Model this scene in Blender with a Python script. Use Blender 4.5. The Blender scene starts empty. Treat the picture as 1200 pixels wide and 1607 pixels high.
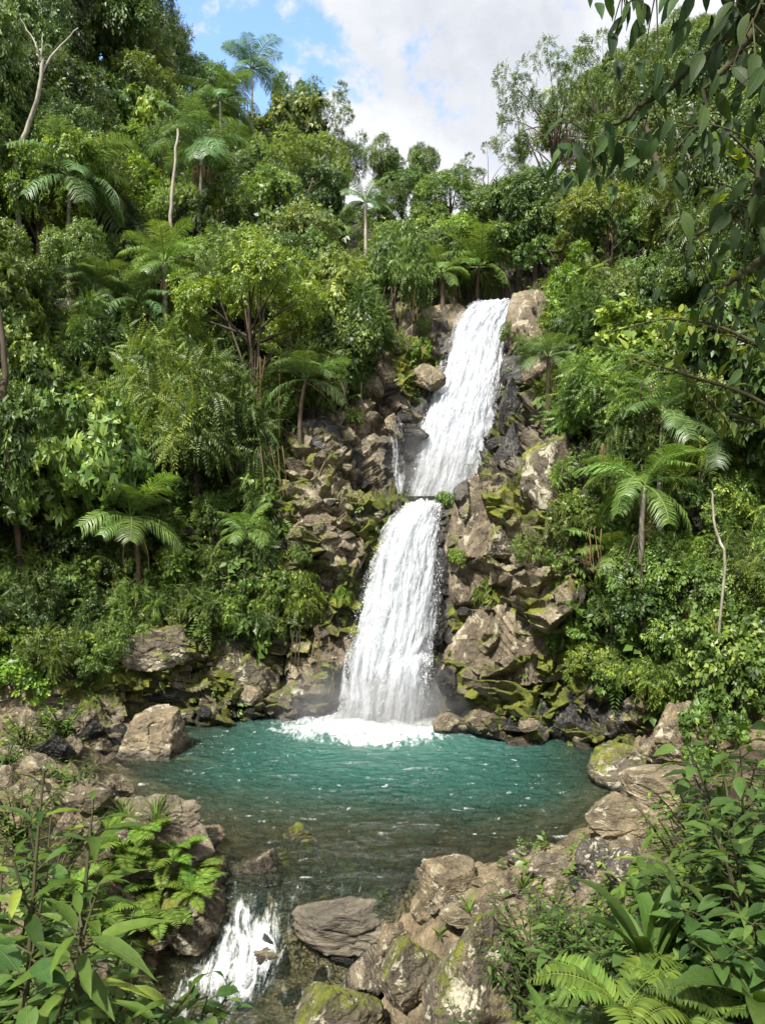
import bpy, math, random
import numpy as np
from mathutils import Vector, Matrix
from mathutils.bvhtree import BVHTree

R = math.radians
rng = np.random.default_rng(7)
random.seed(7)
scene = bpy.context.scene
COL = scene.collection

# ------------------------------------------------------------------ camera model (real camera at 5 m above the pool)
F = 1147.0
CAMZ = 5.0
def P3(px, py, d):
    return np.array([(px - 600.0) / F * d, d, CAMZ + (803.5 - py) / F * d])
def pix(p):
    return (600 + p[0] / p[1] * F, 803.5 - (p[2] - CAMZ) / p[1] * F)

# ------------------------------------------------------------------ noise
def _hash(ix, iy, iz, seed):
    h = (ix.astype(np.int64) * 374761393 + iy.astype(np.int64) * 668265263 + iz.astype(np.int64) * 2147483647 + seed * 1274126177) & 0xFFFFFFFF
    h = ((h ^ (h >> 13)) * 1274126177) & 0xFFFFFFFF
    h = ((h ^ (h >> 16)) * 2246822519) & 0xFFFFFFFF
    return (h ^ (h >> 15)) & 0xFFFFFFFF
def vnoise(p, seed=0):
    """value noise in [-1,1]; p (N,3)"""
    i = np.floor(p).astype(np.int64); f = p - i
    u = f * f * f * (f * (f * 6 - 15) + 10)
    out = 0
    for dx in (0, 1):
        wx = u[:, 0] if dx else 1 - u[:, 0]
        for dy in (0, 1):
            wy = u[:, 1] if dy else 1 - u[:, 1]
            for dz in (0, 1):
                wz = u[:, 2] if dz else 1 - u[:, 2]
                out = out + wx * wy * wz * (_hash(i[:, 0] + dx, i[:, 1] + dy, i[:, 2] + dz, seed) / 2147483648.0 - 1.0)
    return out
def fbm(p, octv=4, seed=0, lac=2.03, gain=0.5):
    a, s, t = 1.0, 0, 0
    q = np.array(p, float)
    for k in range(octv):
        s = s + a * vnoise(q + 17.3 * k, seed + k); t += a
        a *= gain; q = q * lac
    return s / t
def facets(p, cell, seed=0, tilt=0.9):
    """faceted rock: nearest-cell tilted planes; returns (height in units of cell, edge distance F2-F1)"""
    q = p / cell
    i = np.floor(q).astype(np.int64)
    d1 = np.full(len(q), 9.0); d2 = np.full(len(q), 9.0)
    h1 = np.zeros(len(q))
    for dx in (-1, 0, 1):
        for dy in (-1, 0, 1):
            for dz in (-1, 0, 1):
                c = i + np.array([dx, dy, dz])
                r = [_hash(c[:, 0], c[:, 1], c[:, 2], seed + 11 * k) / 4294967296.0 for k in range(7)]
                s = c + np.stack(r[:3], 1)
                v = q - s
                d = np.sqrt((v * v).sum(1))
                h = (r[3] - .5) + tilt * (v[:, 0] * (r[4] - .5) + v[:, 1] * (r[5] - .5) + v[:, 2] * (r[6] - .5)) * 2
                closer = d < d1
                d2 = np.where(closer, d1, np.minimum(d2, d))
                h1 = np.where(closer, h, h1)
                d1 = np.where(closer, d, d1)
    return h1, d2 - d1
def sstep(a, b, x):
    t = np.clip((x - a) / (b - a), 0, 1)
    return t * t * (3 - 2 * t)

# ------------------------------------------------------------------ mesh building
def make_mesh(name, V, quads=None, tris=None, smooth=False, attrs=None, uv=None):
    V = np.ascontiguousarray(V, dtype=np.float32)
    me = bpy.data.meshes.new(name)
    nq = 0 if quads is None else len(quads); nt = 0 if tris is None else len(tris)
    me.vertices.add(len(V)); me.vertices.foreach_set('co', V.ravel())
    idx = []
    if nq: idx.append(np.asarray(quads, np.int32).ravel())
    if nt: idx.append(np.asarray(tris, np.int32).ravel())
    idx = np.concatenate(idx).astype(np.int32)
    me.loops.add(len(idx)); me.loops.foreach_set('vertex_index', idx)
    starts = np.concatenate([np.arange(nq) * 4, nq * 4 + np.arange(nt) * 3]).astype(np.int32)
    me.polygons.add(nq + nt); me.polygons.foreach_set('loop_start', starts)
    if smooth: me.polygons.foreach_set('use_smooth', np.ones(nq + nt, dtype=bool))
    me.update(calc_edges=True)
    for k, a in (attrs or {}).items():
        at = me.attributes.new(k, 'FLOAT', 'POINT'); at.data.foreach_set('value', np.ascontiguousarray(a, np.float32))
    if uv is not None:
        l = me.uv_layers.new(name='UVMap'); l.data.foreach_set('uv', np.ascontiguousarray(uv[idx], np.float32).ravel())
    return me
def link(name, me, mat=None, parent=None, loc=None):
    o = bpy.data.objects.new(name, me)
    COL.objects.link(o)
    if mat is not None and me is not None and not me.materials: me.materials.append(mat)
    if parent is not None: o.parent = parent
    if loc is not None: o.location = loc
    return o
def empty(name, loc=(0, 0, 0), rz=0.0, scale=(1, 1, 1)):
    o = bpy.data.objects.new(name, None); COL.objects.link(o)
    o.empty_display_size = .2
    o.location = loc; o.rotation_euler = (0, 0, rz); o.scale = scale
    return o
THINGS = []
def tag(o, label=None, cat=None, group=None, kind=None, desc=None):
    if label: o['label'] = label
    if cat: o['category'] = cat
    if group: o['group'] = group
    if kind: o['kind'] = kind
    if cat and not kind: THINGS.append((o, desc))
    return o
def grid_quads(nu, nv):
    a = (np.arange(nv - 1)[:, None] * nu + np.arange(nu - 1)[None, :]).ravel()
    return np.stack([a, a + 1, a + 1 + nu, a + nu], 1)
def tube(points, radii, sides=7, cap=True):
    pts = np.array(points, float); n = len(pts)
    rad = np.array(radii, float)
    T = np.gradient(pts, axis=0); T /= np.linalg.norm(T, axis=1)[:, None] + 1e-9
    ref = np.array([0, 0, 1.0]) if abs(T[0, 2]) < .9 else np.array([1.0, 0, 0])
    u = np.cross(T[0], ref); u /= np.linalg.norm(u)
    V = []
    for k in range(n):
        u = u - T[k] * np.dot(u, T[k]); u /= np.linalg.norm(u) + 1e-9
        w = np.cross(T[k], u)
        a = np.arange(sides) / sides * 2 * np.pi
        V.append(pts[k] + rad[k] * (np.cos(a)[:, None] * u + np.sin(a)[:, None] * w))
    V = np.concatenate(V)
    q = []
    for k in range(n - 1):
        for s in range(sides):
            s2 = (s + 1) % sides
            q.append((k * sides + s, k * sides + s2, (k + 1) * sides + s2, (k + 1) * sides + s))
    return V, np.array(q)
class Acc:
    """accumulates vertex/quad blocks into ONE mesh"""
    def __init__(s): s.V = []; s.Q = []; s.A = []; s.n = 0
    def add(s, V, Q, a=0.5):
        s.V.append(V); s.Q.append(np.asarray(Q) + s.n); s.n += len(V)
        s.A.append(np.broadcast_to(np.asarray(a, float), (len(V),)))
    def mesh(s, name, smooth=False):
        return make_mesh(name, np.concatenate(s.V), np.concatenate(s.Q), smooth=smooth, attrs={'tone': np.concatenate(s.A)})

# ------------------------------------------------------------------ node helper
class NT:
    def __init__(s, tree): s.t = tree; tree.nodes.clear()
    def n(s, typ, ins=None, **props):
        nd = s.t.nodes.new(typ)
        for k, v in props.items(): setattr(nd, k, v)
        for k, v in (ins or {}).items():
            sock = nd.inputs[k]
            if isinstance(v, bpy.types.NodeSocket): s.t.links.new(v, sock)
            elif isinstance(v, bpy.types.Node): s.t.links.new(v.outputs[0], sock)
            else: sock.default_value = v
        return nd
    def math(s, op, a, b=0.0, c=None, clamp=False):
        i = {0: a, 1: b}
        if c is not None: i[2] = c
        return s.n('ShaderNodeMath', i, operation=op, use_clamp=clamp).outputs[0]
    def mix(s, f, a, b, mode='MIX'):
        nd = s.t.nodes.new('ShaderNodeMix'); nd.data_type = 'RGBA'; nd.blend_type = mode
        for k, v in ((0, f), (6, a), (7, b)):
            if isinstance(v, bpy.types.NodeSocket): s.t.links.new(v, nd.inputs[k])
            elif isinstance(v, (tuple, list)): nd.inputs[k].default_value = (*v[:3], 1)
            else: nd.inputs[k].default_value = v
        return nd.outputs[2]
    def noise(s, vec, scale, detail=4, rough=.55, dist=0.0, typ='FBM'):
        nd = s.n('ShaderNodeTexNoise', {'Vector': vec, 'Scale': scale, 'Detail': detail, 'Roughness': rough, 'Distortion': dist})
        return nd.outputs[0]
    def ramp(s, f, stops, interp='LINEAR'):
        nd = s.n('ShaderNodeValToRGB', {0: f})
        cr = nd.color_ramp; cr.interpolation = interp
        while len(cr.elements) < len(stops): cr.elements.new(.5)
        for e, (p, c) in zip(cr.elements, stops):
            e.position = p; e.color = (*c[:3], 1) if isinstance(c, (tuple, list)) else (c, c, c, 1)
        return nd.outputs[0]
    def smooth(s, x, a, b):
        return s.n('ShaderNodeMapRange', {0: x, 1: a, 2: b, 3: 0.0, 4: 1.0}, interpolation_type='SMOOTHSTEP').outputs[0]
    def attr(s, name, out='Fac'):
        return s.n('ShaderNodeAttribute', attribute_name=name).outputs[out]
    def scale(s, vec, v):
        return s.n('ShaderNodeMapping', {'Vector': vec, 'Scale': v}).outputs[0]
    def out(s, surf): s.n('ShaderNodeOutputMaterial', {'Surface': surf})
def new_mat(name):
    m = bpy.data.materials.new(name); m.use_nodes = True
    return m, NT(m.node_tree)

# ------------------------------------------------------------------ materials
def leaf_mat(name, dark, mid, light, rough=.42, trans=.3, spec=.4, vein=False):
    m, t = new_mat(name)
    tone = t.attr('tone')
    oi = t.n('ShaderNodeObjectInfo')
    c = t.ramp(tone, [(0.0, dark), (.55, mid), (1.0, light)])
    c = t.mix(1.0, c, oi.outputs['Color'], 'MULTIPLY')
    hs = t.n('ShaderNodeHueSaturation', {'Hue': t.math('MULTIPLY_ADD', oi.outputs['Random'], .03, .485), 'Saturation': 1.0, 'Value': t.math('MULTIPLY_ADD', oi.outputs['Random'], .3, .85), 'Color': c}).outputs[0]
    nrm = None
    if vein:
        uv = t.n('ShaderNodeSeparateXYZ', {0: t.n('ShaderNodeUVMap', uv_map='UVMap').outputs[0]})
        av = t.math('ABSOLUTE', uv.outputs[1])
        mid_ = t.math('SUBTRACT', 1.0, t.smooth(av, .0, .035))
        sv = t.math('SINE', t.math('MULTIPLY', t.math('SUBTRACT', uv.outputs[0], t.math('MULTIPLY', av, 1.1)), 62.0))
        sv = t.math('MULTIPLY', t.smooth(sv, .55, 1.0), .38)
        vn = t.math('MAXIMUM', mid_, sv)
        hs = t.mix(t.math('MULTIPLY', vn, .35), hs, t.mix(1.0, hs, (2.2, 1.9, 1.8), 'MULTIPLY'))
        co = t.n('ShaderNodeTexCoord').outputs['Object']
        bl = t.noise(co, 9.0, 5, .7)
        hs = t.mix(t.math('MULTIPLY', t.smooth(bl, .64, .70), .75), hs, (.13, .085, .025))
        hs = t.mix(.6, hs, t.ramp(t.noise(co, 30.0, 3, .6), [(.3, (.72, .74, .7)), (.7, (1.2, 1.2, 1.15))]), 'MULTIPLY')
        nrm = t.n('ShaderNodeBump', {'Strength': .5, 'Distance': .006, 'Height': t.math('ADD', vn, bl)}).outputs[0]
    p = t.n('ShaderNodeBsdfPrincipled', {'Base Color': hs, 'Roughness': rough, 'Specular IOR Level': spec})
    if nrm is not None: t.t.links.new(nrm, p.inputs['Normal'])
    tr = t.n('ShaderNodeBsdfTranslucent', {'Color': t.mix(1.0, hs, (1.5, 1.35, .6), 'MULTIPLY')})
    t.out(t.n('ShaderNodeMixShader', {0: trans, 1: p.outputs[0], 2: tr.outputs[0]}).outputs[0])
    return m
def bark_mat(name, c1, c2, scale=6.0):
    m, t = new_mat(name)
    co = t.n('ShaderNodeTexCoord').outputs['Object']
    n = t.noise(t.scale(co, (1, 1, .25)), scale, 5, .65)
    c = t.ramp(n, [(.3, c1), (.7, c2)])
    oi = t.n('ShaderNodeObjectInfo')
    b = t.n('ShaderNodeBump', {'Strength': .6, 'Distance': .03, 'Height': n})
    p = t.n('ShaderNodeBsdfPrincipled', {'Base Color': c, 'Roughness': .85, 'Specular IOR Level': .2, 'Normal': b.outputs[0]})
    t.out(p.outputs[0]); return m
def rock_mat(name, c_dark, c_mid, c_light, moss=.5, lichen=.3, wet=False, scale=1.0, strata=0.0, attrs=False, mossc=((.07, .095, .014), (.21, .225, .025))):
    """moss > 0: more moss on upward faces; attrs: reads mesh attributes 'wet' and 'mossy'"""
    m, t = new_mat(name)
    tc = t.n('ShaderNodeTexCoord'); co = tc.outputs['Object']
    geo = t.n('ShaderNodeNewGeometry')
    nz = t.n('ShaderNodeSeparateXYZ', {0: geo.outputs['Normal']}).outputs[2]
    n1 = t.noise(co, 1.3 * scale, 6, .62, .4)
    n2 = t.noise(co, 6.0 * scale, 6, .7, .2)
    n3 = t.noise(co, 26.0 * scale, 4, .7)
    cr = t.n('ShaderNodeTexVoronoi', {'Vector': t.n('ShaderNodeVectorMath', {0: co, 1: t.n('ShaderNodeTexNoise', {'Vector': co, 'Scale': 3.0 * scale, 'Detail': 3.0}).outputs[1]}, operation='ADD').outputs[0], 'Scale': 2.2 * scale}, feature='DISTANCE_TO_EDGE').outputs[0]
    crack = t.math('MAXIMUM', t.smooth(cr, 0.0, .02), t.smooth(n1, .40, .47))
    c = t.ramp(n1, [(.28, c_dark), (.5, c_mid), (.74, c_light)])
    c = t.mix(.55, c, t.ramp(n2, [(.3, (.35, .33, .3)), (.5, (1, 1, 1)), (.72, (1.5, 1.42, 1.3))]), 'MULTIPLY')
    oi = t.n('ShaderNodeObjectInfo')
    c = t.mix(1.0, c, oi.outputs['Color'], 'MULTIPLY')
    c = t.mix(t.math('MULTIPLY', t.math('SUBTRACT', 1.0, crack), .5), c, (.02, .018, .014))
    h = t.math('ADD', t.math('MULTIPLY', n2, .5), t.math('MULTIPLY', n3, .34))
    h = t.math('ADD', h, t.math('MULTIPLY', crack, .22))
    wv_ = t.n('ShaderNodeVectorMath', {0: co, 1: t.n('ShaderNodeVectorMath', {0: t.n('ShaderNodeTexNoise', {'Vector': co, 'Scale': 2.0 * scale, 'Detail': 4.0}).outputs[1], 3: .5}, operation='SCALE').outputs[0]}, operation='ADD').outputs[0]
    for sc_, k_ in ((3.2, .55), (8.5, .26)):
        vr = t.n('ShaderNodeTexVoronoi', {'Vector': t.scale(wv_, (1, 1, 1.5)), 'Scale': sc_ * scale})
        h = t.math('ADD', h, t.math('MULTIPLY', vr.outputs['Distance'], k_))
        c = t.mix(.30 if sc_ < 5 else .2, c, t.mix(t.n('ShaderNodeSeparateColor', {0: vr.outputs['Color']}).outputs[0], (.45, .43, .40), (1.45, 1.42, 1.36)), 'MULTIPLY')
    rough = .78
    c = t.mix(.45, c, t.ramp(n3, [(.32, (.45, .44, .42)), (.55, (1.1, 1.1, 1.08)), (.75, (1.5, 1.45, 1.35))]), 'MULTIPLY')
    if lichen > 0:
        ln = t.noise(co, 3.6 * scale, 6, .66, .8)
        lm = t.math('MULTIPLY', t.smooth(ln, .6 - .1 * lichen, .63 - .08 * lichen), min(1.0, .45 + lichen))
        c = t.mix(lm, c, (.42, .39, .29))
    if not attrs:                                   # the dark wet band just above the water
        ps = t.n('ShaderNodeSeparateXYZ', {0: geo.outputs['Position']})
        lev = t.math('MULTIPLY_ADD', t.smooth(ps.outputs[1], 9.6, 9.9), .86, -.86)
        ab = t.math('SUBTRACT', ps.outputs[2], t.math('MULTIPLY_ADD', n2, .16, lev))
        wl = t.math('SUBTRACT', 1.0, t.smooth(ab, .02, .13))
        c = t.mix(wl, c, t.mix(1.0, c, (.26, .26, .27), 'MULTIPLY'))
        rough = t.math('MULTIPLY_ADD', wl, -.5, .78)
    if wet or attrs:
        wv = t.attr('wet') if attrs else 1.0
        wn = t.math('MULTIPLY', wv, t.smooth(n1, .2, .5)) if attrs else .8
        c = t.mix(wn, c, t.mix(1.0, c, (.24, .26, .30), 'MULTIPLY'))
        rough = t.math('MULTIPLY_ADD', wn, -.5, .78)
    if moss > 0 or attrs:
        mn = t.noise(co, 1.7 * scale, 6, .68, .3)
        mn = t.math('ADD', t.math('MULTIPLY', mn, .72), t.math('MULTIPLY', t.noise(t.scale(co, (1, 1, .45)), 7.0 * scale, 5, .7, .4), .28))
        base = t.math('MULTIPLY_ADD', nz, .09 if attrs else .2, mn)
        if attrs: base = t.math('ADD', base, t.math('MULTIPLY_ADD', t.attr('mossy'), .5, -.2))
        thr = .90 - .42 * moss
        mm = t.smooth(base, thr - .03, thr + .11)
        fine = t.noise(co, 45.0 * scale, 3, .7)
        mc = t.mix(t.smooth(t.noise(co, 3.0 * scale, 4, .6), .35, .65), mossc[0], mossc[1])
        mc = t.mix(.7, mc, t.ramp(fine, [(.3, (.4, .4, .4)), (.7, (1.4, 1.4, 1.3))]), 'MULTIPLY')
        c = t.mix(mm, c, mc)
        h = t.math('ADD', h, t.math('MULTIPLY', t.math('MULTIPLY', mm, fine), .9))
        if not isinstance(rough, float): rough = t.math('MAXIMUM', rough, t.math('MULTIPLY', mm, .9))
    if attrs: c = t.mix(t.attr('soil_shade'), c, t.ramp(n2, [(.35, (.010, .009, .006)), (.65, (.035, .028, .016))]))  # dark litter soil that also stands in for shadow between trees
    b = t.n('ShaderNodeBump', {'Strength': .85, 'Distance': .09 / scale ** .5, 'Height': h})
    p = t.n('ShaderNodeBsdfPrincipled', {'Base Color': c, 'Roughness': rough, 'Specular IOR Level': .45, 'Normal': b.outputs[0]})
    t.out(p.outputs[0]); return m

M = {}
M['leaf'] = leaf_mat('leaf_green', (.030, .056, .013), (.110, .180, .034), (.285, .355, .076), rough=.42, trans=.33, spec=.4)
M['leaf_near'] = leaf_mat('leaf_gloss', (.022, .048, .013), (.07, .128, .028), (.18, .25, .055), rough=.5, spec=.35, trans=.34)
M['leaf_vein'] = leaf_mat('leaf_veined', (.022, .048, .013), (.07, .128, .028), (.18, .25, .055), rough=.52, spec=.26, trans=.34, vein=True)
M['palm'] = leaf_mat('palm_leaf', (.05, .095, .03), (.105, .19, .055), (.24, .31, .12), rough=.42, spec=.5, trans=.3)
M['dead'] = leaf_mat('dead_leaf', (.07, .045, .02), (.19, .13, .06), (.36, .28, .15), rough=.75, spec=.2, trans=.15)
M['bark'] = bark_mat('bark_brown', (.035, .026, .018), (.11, .085, .06))
M['bark_pale'] = bark_mat('bark_pale', (.17, .15, .115), (.42, .39, .32), 9)
M['twig'] = bark_mat('twig', (.03, .03, .015), (.07, .07, .03), 12)
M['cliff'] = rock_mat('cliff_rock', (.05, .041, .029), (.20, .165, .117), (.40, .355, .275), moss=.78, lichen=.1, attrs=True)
M['rock'] = rock_mat('boulder_rock', (.06, .051, .036), (.178, .152, .107), (.335, .295, .215), moss=.22, lichen=.25, scale=1.3)
M['rock_mossy'] = rock_mat('boulder_mossy', (.045, .038, .028), (.125, .105, .075), (.25, .215, .155), moss=.70, lichen=.5, scale=1.3)
M['rock_dark'] = rock_mat('boulder_dark', (.03, .028, .026), (.075, .068, .06), (.15, .14, .125), moss=.25, lichen=.15, wet=True, scale=1.2)
M['rock_spot'] = rock_mat('boulder_spotted', (.04, .036, .032), (.085, .075, .065), (.15, .135, .115), moss=.1, lichen=.6, scale=1.6)
# ------------------------------------------------------------------ the valley: contour loft
def col(*pts): return [P3(*p) for p in pts]
COLS = [
 [np.array(v, float) for v in [(-9, 5, 1.6), (-10, 5, 3.5), (-11, 5, 6), (-11.7, 5, 7.5), (-13, 5, 10), (-16, 5, 15), (-22, 5, 22), (-30, 5, 31)]],
 col((-250, 1130, 14), (-250, 950, 15), (-250, 700, 16.5), (-250, 620, 17.3), (-250, 480, 18.5), (-250, 250, 22), (-250, 0, 29), (-250, -250, 40)),
 col((30, 1105, 15.5), (30, 980, 16.5), (20, 780, 18), (15, 710, 18.8), (10, 600, 20), (10, 400, 24), (0, 190, 31), (0, 60, 42)),
 col((200, 1085, 16.8), (210, 1010, 17.4), (200, 820, 19.2), (200, 760, 20.2), (200, 650, 22), (190, 470, 27), (200, 290, 37), (220, 190, 52)),
 col((380, 1117, 17.9), (390, 1000, 18.2), (390, 860, 19.0), (390, 790, 19.8), (390, 680, 21.2), (400, 520, 26.5), (400, 360, 40), (400, 250, 62)),
 col((500, 1112, 18.2), (500, 980, 18.4), (500, 800, 18.9), (500, 755, 19.5), (490, 670, 20.8), (500, 540, 25), (500, 410, 40), (500, 325, 66)),
 col((548, 1112, 18.5), (560, 950, 18.8), (600, 795, 19.4), (605, 765, 21.0), (600, 650, 22.2), (615, 500, 25.2), (580, 420, 40), (580, 350, 68)),
 col((605, 1125, 18.6), (635, 950, 19.0), (662, 790, 19.7), (692, 780, 22.2), (717, 630, 23.4), (757, 488, 25.4), (700, 425, 40), (680, 368, 70)),
 col((690, 1128, 17.6), (712, 950, 17.9), (715, 800, 18.5), (775, 745, 20.8), (800, 620, 22.4), (815, 482, 24.8), (800, 415, 40), (780, 358, 68)),
 col((830, 1158, 16.2), (850, 1000, 16.6), (860, 810, 17.6), (868, 690, 18.8), (880, 600, 20.6), (890, 462, 24.2), (890, 360, 37), (890, 280, 58)),
 col((950, 1168, 15.6), (970, 1040, 16.1), (1000, 850, 16.8), (1010, 740, 17.6), (1010, 620, 19), (1010, 430, 23), (1010, 270, 32), (1020, 150, 46)),
 col((1075, 1200, 14.4), (1130, 1080, 14.8), (1150, 880, 15.2), (1150, 780, 15.8), (1160, 640, 16.8), (1170, 420, 19.5), (1170, 200, 25), (1180, 30, 34)),
 col((1240, 1240, 12.8), (1330, 1080, 12.4), (1360, 880, 12.6), (1370, 770, 13), (1380, 620, 13.8), (1400, 380, 16.5), (1400, 100, 21), (1420, -150, 28)),
 [np.array(v, float) for v in [(7.2, 6, 2.6), (8, 6, 3.6), (9, 6, 5.6), (9.6, 6, 6.8), (10.5, 6, 8.5), (12.5, 6, 12), (16, 6, 18), (22, 6, 26)]],
]
rows = []
for c in COLS:
    c = np.array(c)
    toward = np.array([0, 13, 0]) - c[0]; toward[2] = 0; toward /= np.linalg.norm(toward)
    r0 = c[0] + toward * .35; r0[2] = c[0][2] - 2.6
    crest = c[-1].copy(); crest[:2] *= 1.5; crest[2] += 1.0
    rows.append(np.vstack([r0, c, crest]))
CP = np.array(rows)                                   # (ncol, 10, 3)
def cubic(A, t):
    """monotone-ish Catmull-Rom along axis 0 at float params t"""
    n = len(A); i = np.clip(np.floor(t).astype(int), 0, n - 2); f = (t - i)
    f = f.reshape((-1,) + (1,) * (A.ndim - 1))
    p1, p2 = A[i], A[i + 1]
    p0 = np.where((i > 0).reshape(f.shape), A[np.maximum(i - 1, 0)], 2 * p1 - p2)
    p3 = np.where((i < n - 2).reshape(f.shape), A[np.minimum(i + 2, n - 1)], 2 * p2 - p1)
    k = .38
    m1, m2 = k * (p2 - p0), k * (p3 - p1)
    f2, f3 = f * f, f * f * f
    return (2 * f3 - 3 * f2 + 1) * p1 + (f3 - 2 * f2 + f) * m1 + (-2 * f3 + 3 * f2) * p2 + (f3 - f2) * m2
cn = [10, 22, 30, 40, 62, 66, 70, 90, 90, 80, 54, 30, 14]
tc_ = np.concatenate([i + np.arange(n) / n for i, n in enumerate(cn)] + [[len(cn)]])
rn = [24, 100, 100, 48, 76, 90, 44, 24, 8]
tr_ = np.concatenate([i + np.arange(n) / n for i, n in enumerate(rn)] + [[len(rn)]])
G = cubic(CP, tc_)                                    # (NU, 10, 3)
G = cubic(np.swapaxes(G, 0, 1), tr_)                  # (NV, NU, 3)
NV, NU = G.shape[:2]
# damp the under/over folds, then facet it
du = np.gradient(G, axis=1); dv = np.gradient(G, axis=0)
NRM = np.cross(du, dv); NRM /= np.linalg.norm(NRM, axis=2)[..., None] + 1e-9
if NRM[NV // 3, NU // 2, 1] > 0: NRM = -NRM
Vt = G.reshape(-1, 3); Nn = NRM.reshape(-1, 3)
rowp = np.repeat(tr_, NU)
colp = np.tile(tc_, NV)
# rocky mask: everything near the falls, the cliff feet; the far hillsides are soft
dist = np.sqrt(((Vt - np.array([1.5, 20, 5])) ** 2).sum(1))
rocky = np.clip(1.25 - sstep(6.3, 7.6, rowp), .15, 1) * np.clip(sstep(1.5, 4, colp), .4, 1)
warp = np.stack([fbm(Vt * .5, 3, 50 + k) for k in range(3)], 1) * .7
AN = np.array([1.0, 1.0, .72])
h1, e1 = facets((Vt + warp * 1.2) * AN, 1.5, 1, .9)
h2, e2 = facets((Vt + warp * .6) * np.array([.8, 1, 1.25]), .66, 2, 1.15)
h3, e3 = facets(Vt * np.array([.7, 1, 1.2]), .27, 3, 1.4)
gm = sstep(-.1, .35, fbm(Vt * .8, 3, 91))
disp = .52 * h1 + .44 * h2 + .20 * h3 - .22 * gm * (1 - sstep(0, .07, e1)) - .10 * gm * (1 - sstep(0, .08, e2)) + .45 * fbm(Vt * .22, 3, 9) + .03 * fbm(Vt * 5, 3, 12)
# undercut at the waterline, ledge kept near-level
disp = disp * rocky
_px = 600 + Vt[:, 0] / np.maximum(Vt[:, 1], 1) * F; _py = 803.5 - (Vt[:, 2] - CAMZ) / np.maximum(Vt[:, 1], 1) * F
_s = np.abs(_px - np.interp(_py, [470, 560, 640, 700, 770, 800, 870, 940, 1060, 1130], [770, 740, 722, 706, 690, 655, 638, 628, 610, 600])) - np.interp(_py, [470, 560, 640, 700, 780, 800, 870, 940, 1060, 1130], [35, 44, 44, 44, 38, 32, 48, 62, 70, 72])
_near = (1 - sstep(2, 40, _s)) * (_py > 468) * (_py < 1180) * (colp > 4.5) * (colp < 9.5)
disp = disp * (1 - .7 * _near) - .28 * _near
Vt = Vt + Nn * disp[:, None]
TERR = Vt
wet = np.zeros(len(Vt))
px_t = 600 + Vt[:, 0] / np.maximum(Vt[:, 1], 1) * F; py_t = 803.5 - (Vt[:, 2] - CAMZ) / np.maximum(Vt[:, 1], 1) * F
def fallx(py):                                        # centre line of the water in the photo
    return np.interp(py, [470, 560, 640, 700, 770, 800, 870, 940, 1060, 1130], [770, 740, 722, 706, 690, 655, 638, 628, 610, 600])
def fallw(py):
    return np.interp(py, [470, 560, 640, 700, 780, 800, 870, 940, 1060, 1130], [35, 44, 44, 44, 38, 32, 48, 62, 70, 72])
dx_ = px_t - fallx(py_t)
side = np.abs(dx_) - fallw(py_t)
wet = np.where((py_t > 470) & (colp > 4) & (colp < 10), 1 - sstep(5, 62, side), 0)
wet = np.maximum(wet, np.where((py_t > 560) & (py_t < 780) & (px_t > 740) & (px_t < 850), (1 - sstep(20, 70, np.abs(px_t - 795))) * .7, 0))
wet = np.maximum(wet, np.where((py_t > 600) & (py_t < 790), (1 - sstep(15, 45, np.abs(px_t - 625))) * .9, 0))
wet = np.maximum(wet, (1 - sstep(.05, .75, Vt[:, 2])) * .95)
wet = np.clip(wet + .3 * fbm(Vt * .9, 3, 77) * (wet > .05), 0, 1)
soft = fbm(Vt * .55, 4, 31)
mossy = .58 + .75 * soft
# mossy places seen in the photo: green pillar left of the upper falls, yellow-green ribs right of the ledge, left wall
for (mx, my, rx, ry, s) in [(655, 580, 36, 66, 1.6), (830, 560, 22, 70, .9), (815, 500, 22, 45, .7), (850, 740, 55, 70, .9), (500, 700, 60, 60, .5), (580, 830, 26, 60, .9), (540, 920, 40, 60, .8), (720, 900, 20, 90, .5), (480, 1010, 70, 30, .5), (250, 1020, 60, 40, .9), (130, 1040, 50, 30, .9), (590, 690, 20, 60, .5), (500, 650, 50, 25, .7), (870, 850, 60, 80, .5), (930, 1100, 50, 40, .5)]:
    mossy = np.maximum(mossy, np.exp(-((px_t - mx) / rx) ** 2 - ((py_t - my) / ry) ** 2) * s + .3 * soft)
mossy = np.where((dx_ > -20) & (np.abs(dx_) < fallw(py_t) + 14) & (px_t < 830), mossy * .2, mossy)
# forest floor where plants cover the slope, darkened to paint in shadow gaps
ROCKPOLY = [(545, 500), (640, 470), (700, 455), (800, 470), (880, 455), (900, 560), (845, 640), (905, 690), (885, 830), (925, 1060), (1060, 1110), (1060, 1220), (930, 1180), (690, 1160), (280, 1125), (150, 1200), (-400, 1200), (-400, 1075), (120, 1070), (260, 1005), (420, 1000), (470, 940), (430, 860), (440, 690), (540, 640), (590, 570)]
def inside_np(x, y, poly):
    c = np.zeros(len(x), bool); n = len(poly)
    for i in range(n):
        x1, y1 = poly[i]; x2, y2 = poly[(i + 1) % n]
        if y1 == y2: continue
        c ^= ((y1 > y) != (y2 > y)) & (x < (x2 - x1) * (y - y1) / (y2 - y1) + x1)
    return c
soil_shade = 1.0 - inside_np(px_t + 14 * fbm(Vt * .7, 3, 81), py_t + 14 * fbm(Vt * .7, 3, 82), ROCKPOLY)
soil_shade = soil_shade.reshape(NV, NU)
for _k in range(2): soil_shade = (soil_shade + np.roll(soil_shade, 1, 0) + np.roll(soil_shade, -1, 0) + np.roll(soil_shade, 1, 1) + np.roll(soil_shade, -1, 1)) / 5
soil_shade = np.clip(soil_shade.ravel(), 0, 1) * .9
terr_me = make_mesh('valley', Vt, grid_quads(NU, NV), smooth=True, attrs={'wet': wet, 'mossy': np.clip(mossy, 0, 1.5), 'soil_shade': soil_shade})
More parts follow.
